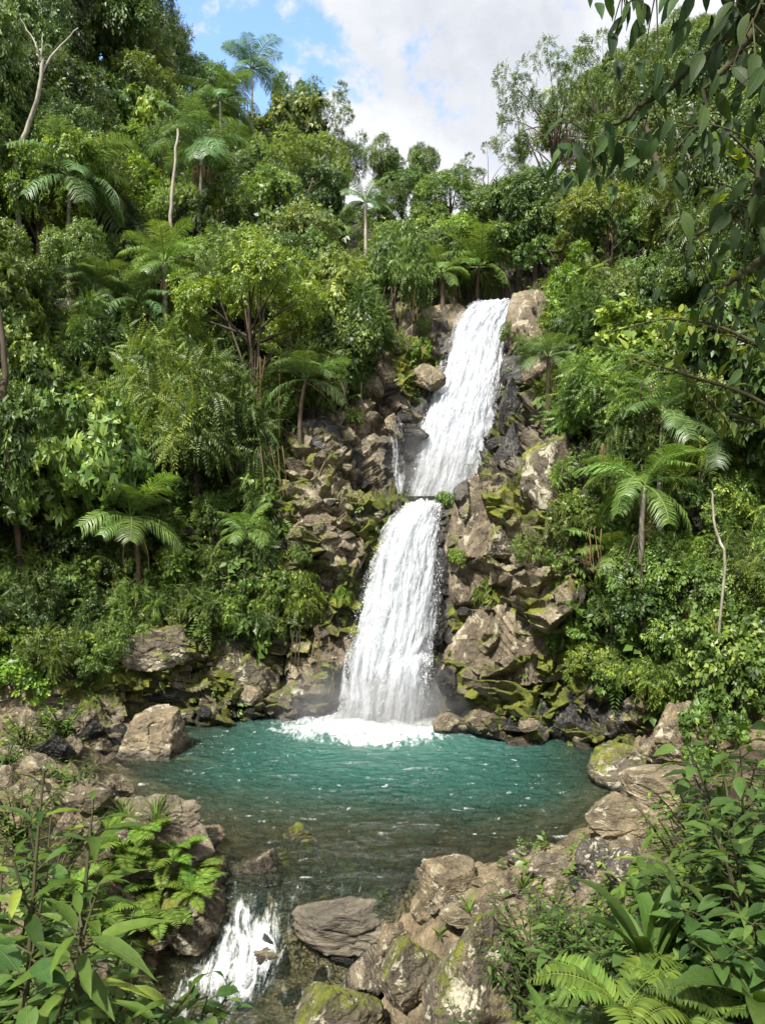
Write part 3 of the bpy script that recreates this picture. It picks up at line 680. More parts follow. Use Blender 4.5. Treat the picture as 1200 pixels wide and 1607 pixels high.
# the rocks one would point at
HR = [
 (228, 1106, 1188, 108, 'rock', 9, 'large pale flat-topped boulder standing in the pool at its left shore', -.15),
 (228, 1233, 1372, 165, 'rock', 1, 'big rounded grey-brown boulder left of the pool outlet behind yellow-green ferns', .5),
 (316, 1293, 1338, 66, 'rock', 5, 'low rounded boulder half in shallow water right of the big left boulder', .3),
 (300, 1345, 1480, 145, 'rock_mossy', 3, 'lumpy pale boulder with moss streaks on the left edge of the white rapid', .9),
 (232, 1405, 1490, 120, 'rock_mossy', 5, 'brown mossy boulder under the ferns at the left of the lower stream', .1),
 (108, 1490, 1580, 100, 'rock', 2, 'pale split boulder low in the left corner among broad leaves', .6),
 (462, 1378, 1424, 54, 'rock_dark', 5, 'dark wet boulder parting the water at the lip of the rapid', .2),
 (560, 1396, 1476, 215, 'rock_wet', 3, 'long low wet boulder between the rapid and the stony right bank', .15),
 (712, 1345, 1410, 92, 'rock', 10, 'squarish pale boulder on the near pool edge with dark shaded front', .2),
 (528, 1520, 1640, 140, 'rock_mossy', 0, 'bottom-edge boulder with pale lichen patches and dark moss beside the stream', .4),
 (575, 1490, 1560, 90, 'rock', 5, 'smooth grey slab behind the lichen-patched bottom boulder', 1.1),
 (620, 1443, 1500, 70, 'rock', 1, 'brown rounded boulder wedged between the long wet boulder and the big mossy one', .7),
 (648, 1450, 1580, 105, 'rock_mossy', 0, 'grey boulder with pale lichen leaning on the left of the big mossy boulder', .3),
 (752, 1418, 1640, 165, 'rock_mossy', 2, 'biggest foreground boulder, dark with bright moss streaks down both sides', .5),
 (585, 1465, 1500, 44, 'rock_dark', 4, 'small wet black rock beside the little side cascade', .2),
 (664, 1408, 1448, 40, 'rock', 5, 'egg-shaped rock in front of the squarish pale boulder', .2),
 (692, 1402, 1432, 40, 'rock', 1, 'fist-like rock just right of the egg-shaped rock', .9),
 (738, 1410, 1448, 95, 'rock', 3, 'long smooth rock lying above the big mossy boulder', .1),
 (795, 1365, 1412, 60, 'rock', 2, 'pale wedge of rock right of the squarish pale boulder', .8),
 (862, 1335, 1378, 75, 'rock', 1, 'pale flat-faced rock at the near right pool edge', .2),
 (930, 1313, 1376, 62, 'rock_spot', 5, 'dark rounded rock with pale cap beside the white-spotted boulder', .5),
 (1003, 1318, 1402, 92, 'rock_spot', 0, 'dark boulder sprinkled with white lichen spots on the right bank', .1),
 (980, 1315, 1345, 62, 'rock', 3, 'pale rock lying on top of the white-spotted boulder', .6),
 (1000, 1232, 1325, 135, 'rock', 0, 'large cream-streaked boulder leaning at the right pool shore', -.3),
 (1062, 1190, 1262, 140, 'rock', 3, 'long pale ridge of rock rising to the right above the cream-streaked boulder', -.5),
 (1112, 1235, 1285, 82, 'rock_dark', 1, 'dark brown round rock in the plants above the white-spotted boulder', .3),
 (1088, 1093, 1195, 125, 'rock', 1, 'big domed brown boulder under the right bank bushes', .1),
 (985, 1160, 1240, 115, 'rock_mossy', 4, 'moss-topped angular rock at the water below the domed boulder', .3),
 (1035, 1150, 1215, 80, 'rock', 2, 'grey angular rock between the moss-topped rock and the domed boulder', .8),
 (918, 1425, 1475, 66, 'rock', 5, 'brown rock half hidden by leaves below the right bank stones', .4),
 (880, 1372, 1412, 55, 'rock', 4, 'grey leaf-flanked stone below the pale flat-faced rock', .4),
 (912, 1368, 1402, 44, 'rock_dark', 0, 'smooth blue-grey stone under the dark rounded rock', .7),
 (250, 1030, 1098, 118, 'rock_dark', 4, 'grey layered rock ledge behind the flat-topped left boulder', .2),
 (312, 1048, 1102, 70, 'rock', 2, 'pale broken rock overhanging the dark hollow at the left shore', .5),
 (235, 985, 1045, 120, 'rock_mossy', 3, 'rock capped with yellow-green moss on the left bank', .1),
]
for i, (cx, y0, y1, wp, mt, pr, lab, rz) in enumerate(HR):
    boulder(cx, y0, y1, wp, mt, pr, lab, rz, which='g' if y0 > 1090 else 'both', water=(-.85 if (cx < 640 and y1 > 1420 and cx > 200) else 0.0), tint=(1, 1, 1) if mt != 'rock' else [(1.05, 1, .92), (.92, .9, .9), (1, .95, .84)][i % 3])
# blocks of the cliff (sit in the cliff face)
CR = [
 (842, 945, 1055, 112, 'cliff_block_rock', 10, 'big square brown block jutting from the right cliff above the pool', .3, .8),
 (752, 962, 1090, 118, 'cliff_block_rock', 2, 'tall rounded brown buttress right of the lower waterfall', .1, .8),
 (756, 742, 862, 108, 'cliff_block_rock', 9, 'domed brown rock beside the ledge between the two waterfalls', .2, .8),
 (862, 676, 800, 120, 'rock_mossy', 3, 'big rock with yellow-green moss ribs above the right ledge', .6, .8),
 (708, 474, 522, 92, 'cliff_block_rock', 4, 'flat tan rock at the left of the top of the upper waterfall', .2, .8),
 (842, 452, 548, 96, 'cliff_block_rock', 4, 'bare tan cliff rock at the right of the top of the upper waterfall', .4, .8),
 (858, 540, 600, 74, 'cliff_block_rock', 2, 'grey-brown slanting rock below the bare tan cliff rock', .7, .8),
 (806, 592, 676, 46, 'rock_dark', 0, 'shiny black rock column against the right side of the upper waterfall', .3, .8),
 (806, 662, 745, 62, 'rock_dark', 2, 'black wet rock at the right foot of the upper waterfall', .9, .8),
 (816, 556, 604, 60, 'rock_dark', 4, 'grey wet rock right of the middle of the upper waterfall', .2, .8),
 (652, 600, 668, 50, 'rock_dark', 5, 'dark rock at the left edge of the upper waterfall', .2, .8),
 (505, 655, 722, 92, 'rock_dark', 4, 'grey jutting block high in the left cliff', .5, .8),
 (492, 800, 862, 84, 'cliff_block_rock', 1, 'rounded grey block in the left cliff below the jutting block', .2, .8),
 (568, 778, 832, 76, 'rock_mossy', 5, 'mossy brown block at the left of the ledge between the waterfalls', .4, .8),
 (600, 560, 612, 60, 'cliff_block_rock', 0, 'pale broken rock below the trees left of the upper waterfall', .8, .8),
 (618, 606, 655, 50, 'cliff_block_rock', 2, 'pale angular rock in the scree left of the upper waterfall', .3, .8),
 (640, 520, 560, 60, 'cliff_block_rock', 4, 'pale slab under the top left lip of the upper waterfall', .6, .8),
 (702, 850, 930, 44, 'rock_dark', 2, 'wet grey rock touching the right edge of the lower waterfall', .2, .8),
 (694, 935, 1010, 42, 'rock_dark', 0, 'wet black rock low on the right edge of the lower waterfall', .6, .8),
 (505, 985, 1060, 92, 'cliff_block_rock', 2, 'brown block overhanging the pool left of the lower waterfall', .3, .8),
 (395, 1020, 1095, 80, 'rock_mossy', 0, 'leaning mossy slab at the back left shore of the pool', .5, .8),
 (345, 985, 1060, 70, 'rock_mossy', 4, 'squarish mossy rock above the back left shore', .2, .8),
 (470, 1050, 1108, 70, 'rock_mossy', 2, 'greenish brown rock at the back shore left of the white foam', .9, .8),
 (765, 1100, 1150, 70, 'cliff_block_rock', 0, 'slanted tan slab at the water right of the white foam', .2, .8),
 (840, 1085, 1150, 90, 'rock_dark', 4, 'cracked grey-brown rock at the water below the big square block', .5, .8),
 (905, 1075, 1160, 90, 'rock_dark', 2, 'dark faceted rock at the back right shore', .1, .8),
 (985, 1085, 1150, 90, 'rock_dark', 1, 'blue-black rock in the shade of the right bank', .8, .8),
 (560, 700, 770, 62, 'rock_dark', 0, 'grey cracked block in the left cliff near the foot of the upper waterfall', .4, .8),
 (545, 845, 905, 60, 'cliff_block_rock', 5, 'grey rounded rock between moss strips in the left cliff', .3, .8),
 (790, 810, 870, 70, 'rock_mossy', 1, 'brown rock with small ferns below the domed rock', .7, .8),
 (725, 880, 945, 50, 'cliff_block_rock', 4, 'tan jagged rock above the tall rounded buttress', .7, .8),
]
for (cx, y0, y1, wp, mt, pr, lab, rz, dp) in CR:
    h = ray(cx, (y0 + y1) / 2, 't')
    boulder(cx, y0, y1, wp, mt, pr, lab, rz, deep=dp, d=h[0].y + .06, back=.22, name='cliff_block')
# loose stones of the left scree, the near banks and the waterline
def stones(n, box, size, mats, group, label, seed, which='g', zmin=-.12, zmax=9, lim=9999):
    g = np.random.default_rng(seed); k = 0; out = []; tries = 0
    while k < n and tries < n * 30:
        tries += 1
        px_, py_ = g.uniform(box[0], box[2]), g.uniform(box[1], box[3])
        if abs(px_ - fallx(py_)) < fallw(py_) + 20 and py_ < 1150: continue
        h = ray(px_, py_, which)
        if h is None or h[0].z < zmin or h[0].z > zmax: continue
        s = size * g.lognormal(0, .38)
        o = link('loose_stone', rock_copy(int(g.integers(8)), mats[int(g.integers(len(mats)))]))
        o.location = h[0] - Vector((0, 0, s * .25)); f = g.uniform(.75, 1.35, 3)
        o.scale = (s * f[0], s * f[1], s * .72 * f[2]); o.rotation_euler = (g.normal(0, .2), g.normal(0, .2), g.uniform(0, 6.28))
        v = g.uniform(.75, 1.15); o.color = (v, v * .97, v * .9, 1)
        tag(o, label, 'stone', group); out.append(o); k += 1
    return out
stones(50, (0, 1075, 190, 1190), .42, ['rock', 'rock', 'rock_dark'], 'scree stones on the left bank', 'small loose grey-brown stone in the scree left of the flat-topped boulder', 1)
stones(24, (0, 1190, 210, 1330), .38, ['rock'], 'pale stones on the left bank', 'pale loose stone on the left bank behind the broad-leaved plants', 2)
stones(30, (640, 1345, 1000, 1480), .26, ['rock', 'rock', 'rock_spot'], 'stones of the near right bank', 'small pale stone between the boulders of the near right bank', 3)
stones(16, (930, 1150, 1100, 1330), .3, ['rock', 'rock_mossy'], 'stones at the right shore', 'small stone at the foot of the boulders on the right shore', 4, zmin=-.2)
stones(20, (360, 1440, 640, 1600), .26, ['rock_dark', 'rock'], 'wet stones along the lower stream', 'wet stone at the edge of the lower stream', 5, zmin=-1.2)
stones(40, (380, 1285, 900, 1385), .34, ['rock', 'rock_mossy'], 'sunken stones in the shallows', 'brown stone under the clear shallow water by the outlet', 6, zmin=-.75, zmax=-.12)
stones(26, (280, 1095, 560, 1125), .34, ['rock', 'rock_mossy', 'rock_dark'], 'stones at the back left waterline', 'angular stone along the back left waterline', 7, which='both', zmin=-.2, zmax=1)
stones(18, (690, 1130, 960, 1170), .34, ['rock', 'rock_dark'], 'stones at the back right waterline', 'angular stone along the back right waterline', 8, which='both', zmin=-.2, zmax=1)
stones(10, (560, 520, 690, 770), .5, ['rock', 'rock_dark', 'rock'], 'broken rocks left of the upper waterfall', 'grey broken rock on the cliff left of the upper waterfall', 9, which='t', zmin=2, zmax=14)
stones(9, (450, 660, 600, 960), .5, ['rock', 'rock_dark', 'rock_mossy'], 'broken rocks left of the lower waterfall', 'broken rock on the mossy cliff left of the lower waterfall', 10, which='t', zmin=1, zmax=14)
stones(8, (690, 790, 790, 1080), .42, ['rock', 'rock_dark', 'rock_dark'], 'wet rocks right of the lower waterfall', 'wet angular rock on the cliff right of the lower waterfall', 11, which='t', zmin=.5, zmax=14)
stones(5, (765, 560, 840, 740), .5, ['rock_dark'], 'black rocks right of the upper waterfall', 'black wet broken rock right of the upper waterfall', 12, which='t', zmin=5, zmax=14)

stones(14, (365, 1385, 500, 1425), .30, ['rock_dark', 'rock_wet', 'rock'], 'wet stones at the lip of the outlet', 'dark wet stone at the lip of the white rapid', 13, zmin=-.9, zmax=.2)
stones(10, (300, 1370, 370, 1480), .3, ['rock_wet', 'rock_mossy'], 'stones at the left of the outlet', 'wet stone at the left side of the white rapid', 14, zmin=-1.2, zmax=.4)
# what a ray from the lens meets first (soil or stone), for plants that root on the rocks
bpy.context.view_layer.update(); DG = bpy.context.evaluated_depsgraph_get()
FERN_PX = [(300, 1400, 70), (250, 1435, 84), (195, 1330, 80), (225, 1305, 64), (165, 1375, 84), (140, 1445, 90), (262, 1352, 66), (205, 1465, 80), (280, 1330, 56), (110, 1390, 80), (310, 1360, 50), (170, 1300, 60), (240, 1395, 70)]
TUFT_PX = [(245, 1290), (735, 1432), (690, 1470), (820, 1395), (195, 1285), (600, 1410)]
SOLID = {}
for (x, y) in [f[:2] for f in FERN_PX] + TUFT_PX:
    d = Vector(((x - 600) / F, 1.0, (803.5 - y) / F)).normalized(); o = CAM.copy()
    for k in range(8):
        ok, loc, nr, fi, ob, mx = scene.ray_cast(DG, o, d)
        if not ok: break
        if not any(w in ob.name for w in ('water', 'fall', 'spray', 'mist')): SOLID[(x, y)] = loc.copy(); break
        o = loc + d * .01
# ------------------------------------------------------------------ leaves, sprays, crowns
def leaf5(w=.42, droop=.14, fold=.05):
    V = np.array([(0, 0, 0), (.42, -w / 2, fold), (1, 0, -droop), (.42, w / 2, fold), (.45, 0, -fold * .4)])
    return V, np.array([(0, 1, 2, 4), (0, 4, 2, 3)])
def leaf_fine(w=.36, droop=.3, fold=.06, n=6):
    x = np.linspace(0, 1, n + 1)
    half = w / 2 * (np.sin(np.pi * np.clip(x, 0, 1) ** .8) ** .9) * (1 - .25 * x); half[0] = .012; half[-1] = .002
    z = -droop * x ** 2 + .06 * x
    wob = .012 * np.sin(x * 17)
    V = np.concatenate([np.stack([x, -half, z + fold * half / w * 2 + wob], 1), np.stack([x, 0 * x, z], 1), np.stack([x, half, z + fold * half / w * 2 - wob], 1)])
    m = n + 1; q = []
    for k in range(n):
        q += [(k, k + 1, m + k + 1, m + k), (m + k, m + k + 1, 2 * m + k + 1, 2 * m + k)]
    return V, np.array(q)
def frame_of(d, up):
    d = d / (np.linalg.norm(d, axis=-1, keepdims=True) + 1e-9)
    s = np.cross(up, d); s /= np.linalg.norm(s, axis=-1, keepdims=True) + 1e-9
    u = np.cross(d, s)
    return np.stack([d, s, u], -1)                     # columns = local x,y,z in world
def place(T, Q, Rm, pos, sc):
    """N copies of template (V,Q); Rm (N,3,3), pos (N,3), sc (N,)"""
    V = np.einsum('nij,kj->nki', Rm, T) * np.asarray(sc)[:, None, None] + pos[:, None]
    n, k = len(pos), len(T)
    return V.reshape(-1, 3), (np.arange(n)[:, None, None] * k + Q[None]).reshape(-1, Q.shape[1])
def spray(leaf, items):
    """items: (origin, dir, up, length) -> one template"""
    LV, LQ = leaf
    o = np.array([i[0] for i in items], float); d = np.array([i[1] for i in items], float); u = np.array([i[2] for i in items], float); l = np.array([i[3] for i in items], float)
    return place(LV, LQ, frame_of(d, u), o, l)
def sp_alt(k=7, leaf=None, ll=.34, ang=52, droop=.25, L=.8, seed=0):
    g = np.random.default_rng(seed); it = []
    for i in range(k):
        x = L * (i + .6) / k; a = R(ang + g.normal(0, 8)) * (1 if i % 2 else -1)
        if i == k - 1: a *= .15
        it.append(((x, g.normal(0, .02), -.10 * x * x + g.normal(0, .03)), (math.cos(a), math.sin(a), -droop + g.normal(0, .12)), (g.normal(0, .25), g.normal(0, .25), 1), ll * g.uniform(.75, 1.15)))
    return spray(leaf or leaf5(), it)
def sp_rosette(k=8, leaf=None, ll=.55, pitch=-.35, seed=0):
    g = np.random.default_rng(seed); it = []
    for i in range(k):
        a = 2 * math.pi * (i + g.uniform(-.2, .2)) / k
        it.append(((0, 0, 0), (math.cos(a), math.sin(a), pitch + g.normal(0, .18)), (0, 0, 1), ll * g.uniform(.75, 1.1)))
    V, Q = spray(leaf or leaf5(.4, .2), it)
    V = V[:, [2, 1, 0]] * np.array([1, -1, 1])         # rosette axis along +X
    return V, Q
def sp_pinnate(n=9, L=1.0, ll=.30, leaf=None, droop=.5, arc=.35, seed=0):
    g = np.random.default_rng(seed); it = []
    lf = leaf or leaf5(.3, .15, .03)
    for i in range(n):
        x = L * (i + .8) / n; z = -arc * x * x
        t = ll * (1 - .55 * abs(2 * (i + .5) / n - .85))
        for s in (-1, 1):
            it.append(((x, 0, z), (.35, s, -droop + g.normal(0, .1)), (0, 0, 1), t))
    it.append(((L, 0, -arc), (1, 0, -.7), (0, 0, 1), ll * .8))
    return spray(lf, it)
LV5 = {0: leaf5()}
SP = {
 'ovate': [sp_alt(9, leaf5(.50, .14), .27, 58, .25, .75, seed=1), sp_alt(8, leaf5(.44, .18), .29, 64, .4, .7, seed=2)],
 'fine': [sp_alt(13, leaf5(.48, .1), .155, 60, .2, .75, seed=3), sp_alt(12, leaf5(.55, .1), .15, 52, .1, .75, seed=4)],
 'rosette': [sp_rosette(8, leaf5(.42, .22), .55, -.3, 5), sp_rosette(7, leaf5(.48, .25), .52, -.5, 6)],
 'pinnate': [sp_pinnate(10, 1.0, .27, seed=7), sp_pinnate(9, .9, .29, droop=.7, arc=.5, seed=8)],
 'droop': [sp_alt(9, leaf5(.40, .2), .28, 44, .75, .85, seed=9), sp_pinnate(8, .85, .27, droop=1.1, arc=.7, seed=10)],
 'broad': [sp_alt(6, leaf5(.66, .16, .07), .38, 64, .35, .65, seed=11), sp_alt(6, leaf5(.74, .2, .06), .36, 68, .5, .65, seed=12)],
}
def unit(v): return v / (np.linalg.norm(v, axis=-1, keepdims=True) + 1e-9)
def crown_arrays(g, centers, radii, kind, per, ssize, down=.25, center=None, upw=.45, outw=.55):
    ssize = ssize * .78; per = int(per * 1.5)
    """sprays round clump centres; returns V,Q,tone"""
    Vs, Qs, As = [], [], []; n0 = 0
    c0 = centers.mean(0) if center is None else center
    for ti, (T, Q) in enumerate(SP[kind]):
        n = max(1, per // len(SP[kind]))
        N = n * len(centers)
        cid = np.repeat(np.arange(len(centers)), n)
        dirn = unit(g.normal(size=(N, 3)) + np.array([0, 0, .15]))
        out = unit(centers[cid] - c0 + 1e-4)
        dirn = unit(dirn + out * .55)
        pos = centers[cid] + dirn * np.array([1, 1, .72]) * (radii[cid] * g.uniform(.5, 1.0, N) ** .5)[:, None]
        tang = np.cross(dirn, g.normal(size=(N, 3)))
        d = unit(unit(tang) * .75 + dirn * .45 + out * outw * .5 + np.array([0, 0, -down]))
        up = unit(np.array([0, 0, 1.0]) * .45 + dirn * .55 + g.normal(0, .22, (N, 3)))
        sc = ssize * g.uniform(.7, 1.25, N)
        V, q = place(T, Q, frame_of(d, up), pos, sc)
        ct = g.normal(0, .15, len(centers))[cid] + g.normal(0, .15, N) + .48
        k = len(T); nl = k // 5
        tone = (ct[:, None] + g.normal(0, .09, (N, nl)))[:, :, None] * np.ones((1, 1, 5))
        Vs.append(V); Qs.append(q + n0); n0 += len(V); As.append(tone.reshape(-1))
    return np.concatenate(Vs), np.concatenate(Qs), np.clip(np.concatenate(As), 0, 1)
def blob_centers(g, n, lo, hi, w, lump=.25, flat_bottom=True, topw=.55):
    """clump centres over an uneven ellipsoid between heights lo..hi, half-width w"""
    d = unit(g.normal(size=(n * 3, 3)))
    if flat_bottom: d = d[d[:, 2] > -.55]
    d = d[:n]
    r = g.uniform(.55, 1.0, len(d)) ** .5 * (1 + lump * vnoise(d * 1.7 + g.uniform(0, 50), 3))
    c = d * r[:, None]
    hgt = (hi - lo) / 2
    return np.stack([c[:, 0] * w, c[:, 1] * w, lo + hgt + c[:, 2] * hgt], 1)
def limbs(acc, g, base, top, centers, r0, nl=9, sides=7):
    """trunk from base to top with limbs reaching some clump centres"""
    k = 7; t = np.linspace(0, 1, k)
    pts = base + (top - base) * t[:, None] + np.stack([fbm(np.stack([t * 2 + g.uniform(0, 9), t, t], 1), 2, 1), fbm(np.stack([t * 2 + g.uniform(0, 9), t, t], 1), 2, 2), 0 * t], 1) * .25 * np.linalg.norm(top - base) * .25 * np.sin(np.pi * t)[:, None]
    rad = r0 * (1 - .72 * t); rad[0] *= 1.35
    V, q = tube(pts, rad, sides); acc.add(V, q)
    pick = g.permutation(len(centers))[:nl]
    for c in centers[pick]:
        f = np.clip(.30 + .55 * g.uniform(), 0, .95) if c[2] > base[2] else .5
        i = f * (k - 1); a = pts[int(i)] + (pts[min(int(i) + 1, k - 1)] - pts[int(i)]) * (i - int(i))
        mid = (a + c) / 2 + np.array([0, 0, .10 * np.linalg.norm(c - a)]) + g.normal(0, .06, 3) * np.linalg.norm(c - a)
        tt = np.linspace(0, 1, 6)[:, None]
        pp = (1 - tt) ** 2 * a + 2 * tt * (1 - tt) * mid + tt ** 2 * c
        V, q = tube(pp, r0 * (.42 - .32 * tt[:, 0]) * (1 - .4 * f), 5); acc.add(V, q)
PROTO = {}
def tree_proto(key, kind, n_cl, per, ssize, lo, w, cl_r, seed, bark='bark', trunk=.045, lump=.3, leafm='leaf', down=.25, nl=9, flat=True, top=1.0, upw=.45):
    """a tree 1 m high (scaled when it is placed)"""
    g = np.random.default_rng(seed)
    c = blob_centers(g, n_cl, lo, top - cl_r * .6, w, lump, flat)
    rr_ = cl_r * .92 * g.uniform(.6, 1.3, len(c))
    V, Q, A = crown_arrays(g, c, rr_, kind, per, ssize, down, center=np.array([0, 0, lo + (top - lo) * .3]), upw=upw)
    crown = make_mesh(key + '_crown', V, Q, attrs={'tone': A}); crown.materials.append(M[leafm])
    acc = Acc(); limbs(acc, g, np.array([0, 0, -.12]), np.array([g.normal(0, .03), g.normal(0, .03), lo + (top - lo) * .55]), c, trunk, nl)
    tr = acc.mesh(key + '_trunk', True); tr.materials.append(M[bark])
    PROTO[key] = (crown, tr)
tree_proto('bushy_a', 'ovate', 24, 58, .15, .30, .36, .17, 11)
tree_proto('bushy_b', 'ovate', 24, 62, .13, .22, .38, .17, 12, lump=.45)
tree_proto('bushy_c', 'ovate', 28, 74, .11, .28, .36, .15, 13, lump=.4)
tree_proto('airy_a', 'fine', 50, 36, .13, .34, .36, .10, 14, lump=.6, trunk=.022, nl=26)
tree_proto('airy_b', 'fine', 42, 34, .14, .42, .34, .11, 15, lump=.7, trunk=.02, nl=22, flat=True)
tree_proto('round_a', 'ovate', 28, 72, .10, .40, .34, .14, 16, lump=.25, trunk=.026, nl=14)
tree_proto('droop_a', 'droop', 44, 30, .19, .15, .36, .14, 17, down=.7, lump=.4)
tree_proto('droop_b', 'droop', 40, 34, .2, .1, .34, .15, 18, down=.9, lump=.4)
tree_proto('pinn_a', 'pinnate', 38, 22, .22, .22, .38, .14, 19, down=.35, lump=.4)
tree_proto('pinn_b', 'pinnate', 30, 24, .26, .18, .40, .15, 20, down=.3, lump=.5)
tree_proto('big_a', 'rosette', 44, 14, .17, .2, .38, .13, 21, down=.1, lump=.4, trunk=.03, upw=.3)
tree_proto('big_b', 'rosette', 40, 16, .2, .12, .42, .14, 22, down=.1, lump=.5, trunk=.03, upw=.3)
tree_proto('col_a', 'ovate', 44, 28, .14, .12, .26, .13, 23, lump=.4)
tree_proto('broad_a', 'broad', 40, 22, .2, .14, .42, .15, 24, down=.35, lump=.5, upw=.35)
tree_proto('tall_a', 'ovate', 11, 130, .095, .42, .33, .19, 41, trunk=.03, lump=.3, nl=11)
tree_proto('tall_b', 'ovate', 13, 120, .085, .50, .30, .16, 42, trunk=.024, lump=.5, nl=13)
tree_proto('tall_c', 'rosette', 12, 70, .10, .40, .34, .18, 43, trunk=.026, lump=.4, nl=12, upw=.3)
tree_proto('tall_d', 'ovate', 26, 100, .075, .42, .47, .13, 44, trunk=.028, lump=.35, nl=16)
tree_proto('airy_c', 'ovate', 34, 44, .062, .34, .37, .085, 45, trunk=.018, lump=.8, nl=30)
# low shrubs: wider than tall, leaves to the ground
tree_proto('shrub_a', 'broad', 26, 16, .30, .05, .62, .24, 31, trunk=.03, nl=8, lump=.4)
tree_proto('shrub_b', 'ovate', 28, 20, .26, .05, .62, .22, 32, trunk=.03, nl=8, lump=.4)
tree_proto('shrub_c', 'pinnate', 22, 16, .40, .05, .6, .22, 33, trunk=.03, nl=8, lump=.4)
tree_proto('shrub_d', 'rosette', 24, 12, .27, .05, .62, .22, 34, trunk=.03, nl=8, upw=.3)
tree_proto('shrub_e', 'droop', 26, 18, .34, .05, .55, .22, 35, trunk=.03, nl=8, down=.7)
TONES = {'yellow-green': (1.36, 1.40, .9), 'bright green': (1.35, 1.3, 1.0), 'mid-green': (1.0, 1.0, 1.0), 'deep green': (.72, .78, .82), 'dark green': (.52, .6, .68), 'grey-green': (1.06, 1.1, 1.32), 'olive': (1.0, .95, .85)}
FORM = {'bushy_a': 'dense bushy', 'bushy_b': 'lumpy bushy', 'bushy_c': 'fine-leaved bushy', 'airy_a': 'airy see-through', 'airy_b': 'thin-crowned airy', 'round_a': 'round-crowned', 'droop_a': 'drooping', 'droop_b': 'vine-draped', 'pinn_a': 'feathery-leaved', 'pinn_b': 'layered feathery', 'big_a': 'large-leaved', 'big_b': 'spreading large-leaved', 'col_a': 'narrow', 'tall_a': 'tall lobed', 'airy_c': 'open airy', 'tall_d': 'open umbrella-crowned', 'tall_b': 'slender lobed', 'tall_c': 'tall star-leaved', 'broad_a': 'broad-leaved',
        'shrub_a': 'broad-leaved', 'shrub_b': 'small-leaved', 'shrub_c': 'feathery', 'shrub_d': 'star-leaved', 'shrub_e': 'drooping'}
def plant(px_, ytop, ybot, wpx, key, tone, label=None, group=None, name='jungle_tree', seed=None, d=None, cat='tree', dvar=0.0, lean=0.0):
    g = np.random.default_rng(seed if seed is not None else int(px_ * 7 + ytop * 13) & 0xffff)
    if d is None:
        p, n = ground_at(px_, ybot)
        if p is None: return None
    else: p = Vector(P3(px_, ybot, d))
    h = (ybot - ytop) * p.y / F; wd = wpx * p.y / F
    crown, tr = PROTO[key]
    base_w = {'col_a': .62}.get(key, .95 if not key.startswith('shrub') else 1.5)
    sx = wd / base_w
    root = empty(name, p, g.uniform(0, 6.28))
    root.rotation_euler = (g.normal(0, .03), lean + g.normal(0, .03), g.uniform(0, 6.28))
    root.scale = (sx, sx, h)
    tc = TONES[tone]; v = g.uniform(.9, 1.12)
    c = link('foliage' if name == 'shrub' else 'crown', crown, parent=root); c.color = (tc[0] * v, tc[1] * v, tc[2] * v, 1)
    link('stem' if name == 'shrub' else 'trunk', tr, parent=root)
    tag(root, label, cat, group, desc=(tone, FORM[key], cat, (ybot - ytop)))
    return root
PALMS = [
 (318, 228, 395, 66, 'tall palm with brown skirt below its crown, standing clear on the upper left slope', 17, 0, True, 'grey-green'),
 (112, 280, 420, 88, 'big ragged palm at the far left with one long browned frond sweeping right', 16, 2, False, 'grey-green'),
 (258, 412, 545, 64, 'palm with a round brown fruit skirt left of the broad yellow-green tree', 15, 0, True, 'bright green'),
 (345, 158, 240, 56, 'grey palm on the skyline left of the tallest skyline palm', 15, 0, False, 'grey-green'),
 (395, 108, 230, 48, 'tallest skyline palm with drooping grey fronds', 15, 2, False, 'grey-green'),
 (573, 318, 375, 42, 'small palm in the gap below the skyline in the middle', 12, 0, False, 'grey-green'),
 (205, 812, 915, 88, 'squat understorey palm with broad arching fronds above the left bank', 14, 2, False, 'bright green'),
 (692, 428, 480, 46, 'pale drooping palm left of the top of the upper waterfall', 10, 1, False, 'bright green'),
 (752, 420, 480, 66, 'bushy upright palm right above the top of the upper waterfall', 16, 0, False, 'bright green'),
 (1010, 762, 905, 105, 'right bank palm with long pale fronds and one brown-tipped frond', 13, 1, False, 'bright green'),
 (962, 870, 960, 82, 'lower right palm with feathery fronds hanging beside the big brown block', 13, 1, False, 'bright green'),
 (1040, 650, 820, 84, 'dark palm with upright fronds under the right canopy', 14, 1, False, 'mid-green'),
 (150, 455, 560, 56, 'dull palm with drooping fronds below the big ragged palm', 12, 2, False, 'mid-green'),
 (222, 482, 575, 58, 'half hidden palm left of the fruit-skirted palm', 11, 1, False, 'grey-green'),
 (480, 596, 665, 66, 'dark feathery palm at the edge of the left cliff', 12, 1, False, 'mid-green'),
 (385, 835, 910, 56, 'small fan of pale fronds at the foot of the left jungle', 10, 1, False, 'bright green'),
 (860, 560, 620, 54, 'small palm hanging over the rocks right of the upper waterfall', 10, 1, False, 'mid-green'),
 (1130, 690, 850, 90, 'shaded palm at the right edge above the leafy bank', 12, 1, False, 'deep green'),
]
KEEP = []
for (x, cy, by, fp, *_r) in PALMS:
    p, n = ground_at(x, by + (60 if not 600 < x < 800 else 5))
    if p is not None: KEEP.append((x, cy - fp * .2, fp * .85, p.y))
for (x, y, r, d) in ((60, 120, 45, 20), (274, 270, 30, 27), (470, 320, 40, 25.5), (1030, 260, 40, 19), (1080, 250, 40, 18), (395, 470, 100, 24), (512, 270, 45, 27), (150, 690, 80, 17), (950, 360, 70, 20)):
    KEEP.append((x, y, r, d))
def blocks(x, y0, y1, wd, d):
    for (kx, ky, kr, kd) in KEEP:
        if d < kd - .3 and abs(x - kx) < kr * .8 + wd * .45 and y0 < ky + kr * .6 and y1 > ky - kr * .6: return True
    return False
